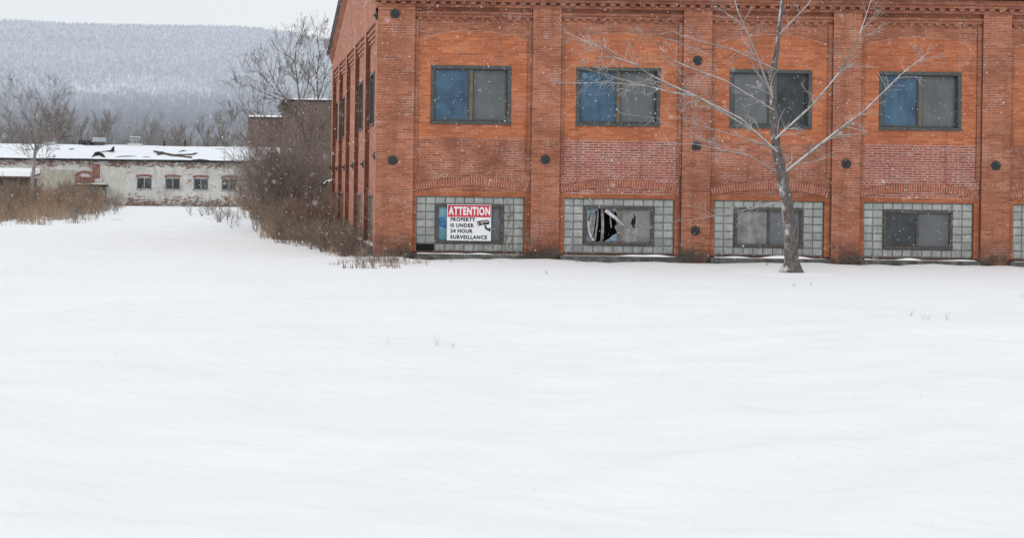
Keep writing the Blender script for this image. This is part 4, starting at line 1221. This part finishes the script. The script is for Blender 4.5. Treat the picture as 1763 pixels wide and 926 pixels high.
# wood beyond the white building: reads as one brown mass
def woods():
    rg = random.Random(12); segs = []
    for k in range(120):
        px = rg.uniform(-160, 600); Yk = rg.uniform(150, 330)
        dense = 200 < px < 440
        top = rg.uniform(222, 246) if dense else rg.uniform(212, 246)
        if rg.random() < 0.16: top -= rg.uniform(6, 24)
        p = at(px, top, Yk); hgt = max(3.0, p.z)
        out = {}
        grow(out, (p.x, Yk, -0.2), (rg.uniform(-.1, .1), 0, 1), hgt * 0.92, 0.09 + hgt * 0.005, 3, rg, 0.55, 0.14, 5, (4, 6), 0.020, 0.56, 0.12, 0.45, 0, 0.35)
        for d in out: segs += out[d]
    o = seg_mesh('distant_woods', segs, 3, M['woods'])
    tag(o, 'hazy brown bare woods in a band behind the low snowy roof', 'woods', kind='stuff')
woods()

# ================================================================== TREES
LIMB = {21: 0.62, 33: 0.85, 8: 0.85}
def limb_tree(name, label, base_px, Yt, trunk, tr, limbs, mat, seed, tw, rmin, dens, jit, dmax=2, n=3, kids=(2, 4), group=None):
    """a tree whose trunk and main limbs follow given points; twigs grow from the limbs on all sides"""
    base = at(*base_px, Yt); base.z = 0
    t = thing(name, label, 'tree', base, group)
    rg = random.Random(seed)
    P = [at(a, b, Yt) for a, b in trunk]; P[0].z = -0.2
    seg_mesh('trunk', [(tuple(P[k]), tuple(P[k + 1]), tr[k], tr[k + 1]) for k in range(len(P) - 1)], 9, mat, t)
    rest = {}
    for pts, r in limbs:
        r *= LIMB.get(seed, 1.0)
        m_ = len(pts); drift = rg.uniform(-1, 1) * jit
        Q = [at(a + rg.uniform(-1.5, 1.5) * (k > 0), b + rg.uniform(-1.5, 1.5) * (k > 0), Yt + drift * k / (m_ - 1) + rg.uniform(-.12, .12) * (k > 0)) for k, (a, b) in enumerate(pts)]
        lst = rest.setdefault(9, [])
        for k in range(m_ - 1):
            ra = r * (1 - 0.78 * k / (m_ - 1)); rb_ = r * (1 - 0.78 * (k + 1) / (m_ - 1))
            lst.append((tuple(Q[k]), tuple(Q[k + 1]), max(rmin, ra), max(rmin, rb_)))
            L = (Q[k + 1] - Q[k]).length
            for q in range(max(1, int(L * dens + rg.random()))):
                b = Q[k].lerp(Q[k + 1], rg.random())
                ax = (Q[k + 1] - Q[k]).normalized()
                side = ax.orthogonal().normalized(); side.rotate(Matrix.Rotation(rg.uniform(0, 6.28), 3, ax))
                grow(rest, b, ax * 0.8 + side * 0.65 + Vector((0, 0, 0.15)), tw * rg.uniform(0.5, 1.25) * (1 if k else 0.8), max(rmin, min(ra * 0.45, 0.03)), rg.randint(1, dmax), rg, 0.55, 0.07, 4, kids, rmin, 0.6, 0.13, 0.45, 0, 0.25)
    seg_mesh('crown', [x for k in rest for x in rest[k]], n, mat, t)
    return t

limb_tree('bare_tree', 'wide bare tree standing in brush before the white building', (52, 335), 84.0,
    [(52, 345), (55, 318), (58, 290), (60, 262)], [0.16, 0.125, 0.105, 0.09], [
    ([(60, 264), (62, 232), (60, 202), (66, 176), (63, 158)], 0.08), ([(60, 262), (50, 240), (30, 216), (12, 201), (-4, 194)], 0.06),
    ([(60, 264), (75, 236), (95, 214), (110, 195), (118, 178)], 0.065), ([(62, 232), (46, 202), (30, 181), (10, 164)], 0.05),
    ([(62, 230), (75, 195), (82, 172), (86, 158)], 0.05), ([(75, 236), (104, 229), (127, 222)], 0.035), ([(58, 278), (38, 262), (13, 242)], 0.045),
    ([(60, 202), (51, 176), (45, 158)], 0.03), ([(57, 292), (82, 268), (103, 252)], 0.035), ([(75, 195), (97, 178), (104, 162)], 0.03), ([(46, 202), (28, 204), (8, 182)], 0.03),
    ([(60, 270), (72, 250), (84, 215), (92, 190)], 0.04)], M['bark_pale'], 21, 1.3, 0.0062, 4.8, 1.6, 3)
limb_tree('bare_tree', 'hazy dense crowned tree behind the snowy roof, beyond the wide bare tree', (96, 252), 140.0,
    [(96, 275), (96, 250), (95, 236)], [0.3, 0.26, 0.2], [
    ([(95, 240), (94, 222), (96, 203)], 0.14), ([(95, 238), (86, 222), (80, 206)], 0.1), ([(95, 238), (105, 224), (112, 208)], 0.1), ([(94, 226), (103, 212), (106, 200)], 0.07), ([(94, 226), (86, 212), (88, 199)], 0.07),
    ([(95, 244), (80, 236), (73, 224)], 0.07), ([(95, 244), (110, 236), (118, 224)], 0.07)], M['tree_hazy'], 5, 1.3, 0.018, 6.0, 2.0, 2, 3, (3, 5))
limb_tree('thicket_tree', 'tallest bare tree in the thicket beside the mill, its twigs above the brick', (535, 385), 60.0,
    [(537, 392), (535, 350), (532, 312), (526, 270)], [0.12, 0.105, 0.09, 0.08], [
    ([(526, 272), (520, 222), (517, 182), (512, 142), (508, 105), (511, 74)], 0.075), ([(527, 270), (540, 216), (548, 172), (546, 130), (550, 95), (545, 62)], 0.065),
    ([(520, 224), (500, 182), (478, 150), (462, 120), (455, 98)], 0.05), ([(500, 182), (470, 166), (440, 155), (412, 131)], 0.03),
    ([(548, 172), (560, 132), (567, 95)], 0.03), ([(517, 182), (530, 142), (533, 110), (529, 80)], 0.032), ([(528, 272), (553, 230), (565, 190), (569, 150)], 0.034),
    ([(512, 142), (496, 110), (488, 84)], 0.025), ([(546, 130), (535, 96), (531, 70)], 0.022), ([(478, 150), (482, 118), (478, 92)], 0.022), ([(530, 300), (556, 262), (568, 225)], 0.03)], M['bark'], 33, 1.15, 0.0048, 5.0, 1.2, 3)
limb_tree('thicket_tree', 'low spreading bare tree leaning out of the thicket toward the white building', (498, 375), 63.0,
    [(500, 378), (497, 340), (490, 300)], [0.09, 0.075, 0.06], [
    ([(490, 302), (470, 242), (442, 202), (422, 186), (407, 164)], 0.05), ([(470, 242), (456, 202), (446, 166), (450, 130)], 0.03), ([(490, 300), (452, 252), (420, 236), (388, 205)], 0.032),
    ([(491, 305), (500, 255), (492, 215), (480, 180)], 0.04), ([(452, 252), (420, 250), (392, 240)], 0.02), ([(494, 320), (462, 290), (432, 275), (405, 268)], 0.025), ([(456, 202), (432, 176), (420, 150)], 0.02)], M['bark'], 8, 1.15, 0.0050, 4.6, 1.2, 3)

# the tree whose snow-dusted boughs reach in front of the upper windows
def front_tree():
    Yt = 31.5
    base = at(1365, 500, Yt); base.z = 0
    t = thing('snowy_tree', 'pale bare tree with snow dusted boughs reaching across the upper windows', 'tree', base)
    rg = random.Random(17)
    trunk = []; rest = {}
    tp = [(1365, 480, 0), (1362, 400, 0.1), (1350, 320, 0), (1335, 250, 0.1), (1330, 150, 0.2), (1340, 60, 0.1), (1352, -40, 0)]
    tr = [0.15, 0.125, 0.112, 0.098, 0.07, 0.045, 0.025]
    P = [at(a, b, Yt + c) for a, b, c in tp]; P[0].z = -0.2
    D = []
    for k in range(len(P) - 1):          # many short lengths, each slightly off true, so the bole is not a smooth pipe
        for q in range(5):
            f = q / 5; c = P[k].lerp(P[k + 1], f); r_ = tr[k] + (tr[k + 1] - tr[k]) * f
            flare = 0.16 * math.exp(-max(0, c.z + 0.05) / 0.16)
            D.append((c + Vector((rg.uniform(-.012, .012), rg.uniform(-.012, .012), 0)), r_ * rg.uniform(0.93, 1.08) + flare))
    D.append((P[-1], tr[-1]))
    limbs = [
        ([(1338, 262), (1275, 205), (1200, 167), (1150, 145), (1120, 130), (1095, 112), (1060, 100), (1035, 82), (1005, 70), (972, 56)], 0.055),
        ([(1300, 228), (1200, 166), (1160, 160), (1115, 149), (1080, 146), (1050, 142), (1010, 143), (960, 143)], 0.034),
        ([(1115, 149), (1075, 138), (1045, 134), (1030, 115), (1005, 95)], 0.016),
        ([(1075, 138), (1040, 128), (1000, 118), (968, 114)], 0.012),
        ([(1060, 100), (1030, 92), (990, 72)], 0.011),
        ([(1060, 97), (1044, 124), (1038, 130)], 0.009),
        ([(1332, 190), (1250, 140), (1200, 122), (1160, 105), (1145, 92), (1135, 80), (1115, 64), (1105, 52)], 0.034),
        ([(1145, 92), (1160, 120), (1172, 142), (1200, 165)], 0.012),
        ([(1335, 120), (1260, 85), (1200, 70), (1165, 58), (1145, 48)], 0.026),
        ([(1225, 96), (1195, 84), (1165, 72), (1155, 62)], 0.012),
        ([(1338, 255), (1270, 235), (1200, 215), (1170, 203), (1145, 205)], 0.024),
        ([(1240, 250), (1200, 240), (1160, 220), (1130, 203), (1075, 197)], 0.014),
        ([(1345, 300), (1290, 268), (1200, 249), (1165, 247), (1130, 250)], 0.020),
        ([(1240, 258), (1200, 235), (1178, 215), (1172, 178)], 0.012),
        ([(1352, 345), (1290, 360), (1230, 372), (1200, 377), (1165, 381)], 0.016),
        ([(1348, 300), (1430, 235), (1490, 190), (1550, 130), (1600, 90)], 0.05),
        ([(1335, 240), (1400, 180), (1450, 120), (1480, 60), (1500, 0)], 0.04),
        ([(1330, 170), (1300, 90), (1270, 20), (1255, -40)], 0.04),
        ([(1342, 60), (1390, 10), (1420, -40)], 0.025),
    ]
    for pts, r in limbs:
        r *= 0.52 if pts[-1][0] < 1180 else 0.72
        n = len(pts); y = [Yt + 0.12 * k * rg.uniform(-0.6, 1.2) for k in range(n)]
        Q = [at(a, b, yy) for (a, b), yy in zip(pts, y)]
        lst = rest.setdefault(3, [])
        for k in range(n - 1):
            ra = r * (1 - 0.72 * k / (n - 1)); rb_ = r * (1 - 0.72 * (k + 1) / (n - 1))
            lst.append((tuple(Q[k]), tuple(Q[k + 1]), ra, rb_))
            L = (Q[k + 1] - Q[k]).length
            for s in range(max(1, int(L * (6.5 if pts[-1][0] < 1180 else 6.5)))):
                f = rg.random(); b = Q[k].lerp(Q[k + 1], f)
                ax = (Q[k + 1] - Q[k]).normalized()
                side = ax.orthogonal().normalized(); side.rotate(Matrix.Rotation(rg.uniform(0, 6.28), 3, ax))
                d = ax * 0.75 + side * 0.7
                grow(rest, b, d, rg.uniform(0.3, 0.75) * (1.0 if r > 0.02 else 0.65), max(0.0042, ra * 0.35), rg.choice((1, 1, 2) if pts[-1][0] < 1180 else (1, 2, 2)), rg, 0.7, 0.03, 4, (1, 3), 0.0028, 0.6, 0.17, 0.5, 0.0)
    n_ = 16; V = []
    for k, (c, r_) in enumerate(D):
        for q in range(n_):
            a = 2 * math.pi * q / n_
            rr = r_ * (1 + 0.10 * noise.noise(Vector((math.cos(a) * 1.6, math.sin(a) * 1.6, c.z * 1.3))) + 0.05 * math.sin(a * 5 + c.z))
            V.append((c.x + rr * math.cos(a), c.y + rr * math.sin(a), c.z))
    Fc = [(k * n_ + q, k * n_ + (q + 1) % n_, (k + 1) * n_ + (q + 1) % n_, (k + 1) * n_ + q) for k in range(len(D) - 1) for q in range(n_)]
    np_mesh('trunk', V, Fc, 4, M['bole'], t, smooth=True)
    seg_mesh('crown', [x for k in rest for x in rest[k]], 4, M['bark_snow'], t)
front_tree()

# ================================================================== SHRUBS, WEEDS, GRASS
tall = [shrub_mesh('tall_shrub', q, 10, 3.0, 0.42, m, 0.5, 3, 0.017, 0.0055, (2, 4)) for q, m in ((1, M['twig']), (2, M['twig']), (3, M['twig_red']), (9, M['twig_dark']))]
slim = [shrub_mesh('slim_shrub', q, 7, 4.6, 0.22, M['sapling'], 0.55, 3, 0.018, 0.005, (3, 4)) for q in (21, 22, 23)]
mid_ = [shrub_mesh('shrub', q, 15, h_, 0.7, m, 0.55, 2, 0.011, 0.0055, (3, 6)) for q, m, h_ in ((4, M['twig'], 1.7), (5, M['twig_red'], 1.5), (6, M['twig_red'], 1.25), (13, M['twig'], 1.9))]
low_ = [shrub_mesh('weed', q, 8, 0.8, 0.7, m, 0.04, 1, 0.006, 0.0036, (1, 4)) for q, m in ((7, M['weed']), (8, M['twig']), (10, M['weed']))]
shrubdark = [shrub_mesh('weed', q, 14, 0.55, 0.9, M['twig_dark'], 0.05, 1, 0.006, 0.004, (2, 4)) for q in (15, 16)]

def scatter_px(n, poly_fn):
    k = 0
    while k < n:
        p = poly_fn()
        if p is not None:
            k += 1; yield p

def right_zone():
    Y = rng.uniform(47, 102) if rng.random() < 0.65 else rng.uniform(47, 68)
    left = 486 - (Y - 47) * 1.02 if Y < 100 else 432
    right = PX + X0 * F / Y - 8
    px = rng.uniform(left, right)
    return Vector(((px - PX) * Y / F, Y, 0))
for p in scatter_px(54, right_zone):
    hs = 1.0 if p.y < 75 else 1.0
    s = rng.uniform(0.5, 1.2) * (1.0 if p.y > 54 else 0.55)
    put('tall_shrub', rng.choice(tall), p, s, 'tall brown leafless shrub in the dense thicket beside the mill', 'shrub', 'tall shrubs of the thicket beside the mill')
def screen_zone():
    Y = rng.uniform(53, 84); px = rng.uniform(455 - (Y - 53) * 0.6, PX + X0 * F / Y - 10)
    return Vector(((px - PX) * Y / F, Y, 0))
for p in scatter_px(34, screen_zone):
    put('slim_shrub', rng.choice(slim), p, rng.uniform(0.6, 1.05), 'slim upright grey brown sapling clump screening the dark brick building', 'shrub', 'upright sapling clumps beside the mill')
for p in scatter_px(34, right_zone):
    p.x -= rng.uniform(0, 0.8)
    put('shrub', rng.choice(mid_), p, rng.uniform(0.5, 1.15), 'knee to chest high brown shrub at the foot of the thicket', 'shrub', 'low shrubs of the thicket beside the mill')
# stems fringing the mill side wall and the front of the thicket
def fringe():
    t = rng.random()
    px, py = 470 + t * 150, 412 + t * 28 + rng.uniform(-12, 6)
    g = gnd(px, py)
    if g.x > X0 - 0.15: return None
    return g
for p in scatter_px(76, fringe):
    put('weed', rng.choice(low_), p, rng.uniform(0.9, 1.7), 'thin dry stalk clump in the snow along the thicket edge', 'weed', 'dry stalks along the thicket edge')
def side_strip():
    Y = rng.uniform(36.3, 50); return Vector((X0 - rng.uniform(0.15, 0.9), Y, 0))
for p in scatter_px(34, side_strip):
    put('weed', rng.choice(low_), p, rng.uniform(0.7, 1.3), 'dry weed clump at the foot of the pilastered side wall', 'weed', 'weeds at the foot of the side wall')
# left thicket
def left_zone():
    px = rng.uniform(-60, 222); Y = rng.uniform(57, 104)
    lim = 62 + 7 * noise.noise(Vector((px * 0.035, 3.3, 0))) + max(0, px - 95) * 0.26
    if Y < lim and rng.random() < 0.93: return None
    if px > 150 and rng.random() < (px - 150) / 80: return None
    if noise.noise(Vector((px * 0.03, Y * 0.11, 8))) < -0.18 and rng.random() < 0.8: return None
    return Vector(((px - PX) * Y / F, Y, 0))
for p in scatter_px(54, left_zone):
    put('shrub', rng.choice(mid_), p, rng.choice((0.5, 0.7, 0.9, 1.1, 1.35)) * rng.uniform(0.85, 1.15), 'rusty brown shrub in the brush around the wide bare tree', 'shrub', 'shrubs around the wide bare tree')
for p in scatter_px(26, left_zone):
    p.y = max(p.y, 80); p.x = (rng.uniform(-30, 195) - PX) * p.y / F
    put('tall_shrub', rng.choice(tall[:2]), p, rng.uniform(0.42, 0.78), 'taller greyish shrub standing out of the brush around the wide bare tree', 'shrub', 'taller shrubs around the wide bare tree')
# scattered stalks in the snow
def mid_field():
    px = rng.uniform(320, 470); py = rng.uniform(362, 395)
    if py > 372 + (px - 320) * 0.3: return None
    return gnd(px, py)
for p in scatter_px(30, mid_field):
    put('weed', rng.choice(low_), p, rng.uniform(0.7, 1.6), 'sparse stalk clump poking from snow before the white building', 'weed', 'sparse stalks in the open snow')
def left_field():
    px = rng.uniform(95, 215); py = rng.uniform(362, 387)
    if py > 392 - (px - 95) * 0.2: return None
    return gnd(px, py)
for p in scatter_px(26, left_field):
    put('weed', rng.choice(low_), p, rng.uniform(0.7, 1.5), 'short grey stalk clump in snow where the rusty brush thins out', 'weed', 'short stalks where the brush thins out')
# weeds by the mill front
def corner_weeds():
    return gnd(rng.gauss(665, 32), rng.uniform(447, 462))
for p in scatter_px(30, corner_weeds):
    put('weed', rng.choice(low_), p, rng.uniform(0.28, 0.55), 'small tan weed tuft in snow by the mill corner', 'weed', 'weed tufts by the mill corner')
def pier_weeds():
    c = rng.choice((3.9, 4.2, 7.15, 7.4, 7.7, 7.85, 11.0, 11.3, 15.0, 18.6))
    return Vector((c + rng.gauss(0, 0.16), Y0 - rng.uniform(0.05, 0.18), 0))
for p in scatter_px(50, pier_weeds):
    put('weed', shrubdark[rng.randint(0, 1)] if 'shrubdark' in globals() else low_[1], p, rng.uniform(0.35, 0.85), 'dark matted weed clump at the foot of a brick pier', 'weed', 'dark weeds at the foot of the piers')
for x, y, q in ((6.25, 29.5, .16), (10.35, 27.2, .14), (10.9, 27.8, .12), (8.1, 34.9, .2), (11.0, 35.0, .22), (12.6, 34.8, .2), (4.9, 33.6, .18), (13.4, 24.0, .2), (16.4, 30.0, .2)):
    put('weed', rng.choice(low_), (x, y, ground_z(x, y)), q, 'tiny lone stalk poking from the open snow before the mill', 'weed', 'lone stalks before the mill')

straw = [shrub_mesh('weed', q, 4, 0.5, 0.45, M['weed'], 0.03, 1, 0.0028, 0.0018, (0, 2)) for q in (31, 32, 33)]
for cx_, cy_, n_ in ((2.4, 16.5, 3), (9.6, 20.5, 3), (13.6, 25.0, 3)):
    for k in range(n_):
        x, y = cx_ + rng.gauss(0, 0.3), cy_ + rng.gauss(0, 0.4)
        put('weed', rng.choice(straw), (x, y, ground_z(x, y) - 0.03), rng.uniform(0.25, 0.6), 'dead straw stalk in a loose patch on the open snow field', 'weed', 'straw patches in the open field')

# bare sapling against the first ground floor window
sap = thing('sapling', 'thin bare sapling growing up in front of the first ground floor window', 'sapling', (6.52, Y0 - 0.2, 0))
out = {}; rg = random.Random(3)
grow(out, (6.55, Y0 - 0.2, -0.05), (-0.02, 0, 1), 1.35, 0.016, 2, rg, 0.6, 0.06, 7, (5, 7), 0.0045, 0.34, 0.05, 0.4, 0, 0.15)
seg_mesh('stem', out[2], 6, M['weed'], sap); seg_mesh('twigs', out[1] + out[0], 3, M['weed'], sap)
sap = thing('sapling', 'thin bare sapling in the corner between the first bay and the middle pier', 'sapling', (7.3, Y0 - 0.15, 0))
out = {}
grow(out, (7.25, Y0 - 0.15, -0.05), (-0.12, 0, 1), 0.8, 0.012, 2, rg, 0.7, 0.04, 6, (4, 6), 0.004, 0.5, 0.10, 0.4, 0, 0.15)
seg_mesh('stem', out[2], 6, M['weed'], sap); seg_mesh('twigs', out[1] + out[0], 3, M['weed'], sap)

def grass():
    rg = np.random.default_rng(5); tris = []
    def blades(x, y, n, h, sp):
        for _ in range(n):
            bx_, by_ = x + rg.normal(0, sp), y + rg.normal(0, sp)
            H = h * rg.uniform(0.5, 1.1); a = rg.uniform(0, 6.28); l = H * rg.uniform(0.1, 0.55); w = rg.uniform(0.006, 0.013)
            dx, dy = math.cos(a), math.sin(a)
            tris.append([(bx_ - w, by_, -0.03), (bx_ + w, by_, -0.03), (bx_ + dx * l, by_ + dy * l, H)])
    for _ in range(820):
        p = left_zone()
        if p is None: continue
        px = p.x / p.y * F + PX
        k = 1.0 if px < 130 else 0.6
        blades(p.x, p.y, int(rg.uniform(6, 32)), rg.uniform(0.35, 1.15) * k, 0.22)
    for _ in range(330):
        p = right_zone(); blades(p.x - rg.uniform(0, 0.5), p.y, 22, rg.uniform(0.3, 0.8), 0.22)
    for _ in range(70):
        p = side_strip(); blades(p.x, p.y, 16, rg.uniform(0.15, 0.4), 0.12)
    for _ in range(26):
        p = corner_weeds(); blades(p.x, p.y, 10, rg.uniform(0.08, 0.2), 0.08)
    V = np.array(tris).reshape(-1, 3)
    o = np_mesh('dry_grass', V, np.arange(len(V)).reshape(-1, 3), 3, M['grass_dry'])
    tag(o, 'tangled rusty dry grass standing through the snow', 'grass', kind='stuff')
grass()

# ================================================================== FALLING SNOW
def flakes():
    rg = np.random.default_rng(11)
    n = 12500
    Y = rg.uniform(4.0, 70, n) ; X = rg.uniform(-0.22, 0.58, n) * np.maximum(Y, 6) + rg.normal(0, 1, n) ; Z = rg.uniform(0.05, 1, n) * (1.9 + 0.16 * Y)
    r = rg.uniform(0.0024, 0.0052, n) * np.where(rg.random(n) < 0.08, 1.7, 1.0) * np.clip(Y / 16, 0.7, 2.2)
    base = np.array([(1, 0, 0), (-1, 0, 0), (0, 1, 0), (0, -1, 0), (0, 0, 1.15), (0, 0, -1.15)], dtype=float)
    J = base[None] * (1 + rg.uniform(-0.35, 0.35, (n, 6, 1))) * r[:, None, None]
    V = np.stack([X, Y, Z], axis=1)[:, None, :] + J
    tri = np.array([(0, 2, 4), (2, 1, 4), (1, 3, 4), (3, 0, 4), (2, 0, 5), (1, 2, 5), (3, 1, 5), (0, 3, 5)])
    Fc = (np.arange(n)[:, None, None] * 6 + tri[None]).reshape(-1, 3)
    keep = np.ones(n, bool)
    o = np_mesh('falling_snow', V.reshape(-1, 3), Fc, 3, M['flake'], smooth=True)
    tag(o, 'white snowflakes drifting down through the air', 'snowfall', kind='stuff')
flakes()

# ================================================================== LIGHT, SKY, CAMERA
w = bpy.data.worlds.new('World'); sc.world = w; w.use_nodes = True
nt = w.node_tree
bg = nt.nodes['Background']
sky = nt.nodes.new('ShaderNodeTexSky'); sky.sky_type = 'NISHITA'; sky.sun_disc = False
sky.sun_elevation = R(34); sky.sun_rotation = R(215); sky.dust_density = 4.0; sky.air_density = 1.0
tc = nt.nodes.new('ShaderNodeTexCoord')
cl = nt.nodes.new('ShaderNodeTexNoise'); cl.inputs['Scale'].default_value = 1.6; cl.inputs['Detail'].default_value = 4
nt.links.new(tc.outputs['Generated'], cl.inputs['Vector'])
cloud = mixc(nt, maprange(nt, cl.outputs['Fac'], 0.3, 0.7), (7.5, 7.95, 8.45), (8.2, 8.5, 8.75))
out_c = mixc(nt, 0.93, sky.outputs['Color'], cloud)
nt.links.new(out_c, bg.inputs['Color']); bg.inputs['Strength'].default_value = 0.108

sl = bpy.data.lights.new('sun', 'SUN'); sl.energy = 0.75; sl.angle = R(25); sl.color = (1.0, 0.97, 0.93)
so = bpy.data.objects.new('sun', sl); col.objects.link(so)
so.rotation_euler = (R(56), 0, R(-35))

cam = bpy.data.cameras.new('camera'); co = bpy.data.objects.new('camera', cam); col.objects.link(co)
cam.sensor_fit = 'HORIZONTAL'; cam.sensor_width = 36.0
cam.lens = 36.0 * F / 1763.0
cam.shift_x = (1763 / 2 - PX) / 1763.0
cam.shift_y = -(926 / 2 - PY) / 1763.0
cam.clip_start = 0.2; cam.clip_end = 20000
co.matrix_world = Matrix.Translation((0, 0, EYE)) @ Matrix.Rotation(R(90), 4, 'X') @ Matrix.Rotation(ROLL, 4, 'Z')
sc.camera = co
cam.dof.use_dof = True; cam.dof.focus_distance = 37.0; cam.dof.aperture_fstop = 2.8
sc.render.resolution_x, sc.render.resolution_y = 1024, 537
sc.view_settings.view_transform = 'Standard'; sc.view_settings.look = 'None'; sc.view_settings.exposure = 0.0
sc.render.engine = 'CYCLES'
sc.cycles.max_bounces = 6
sc.cycles.transparent_max_bounces = 12
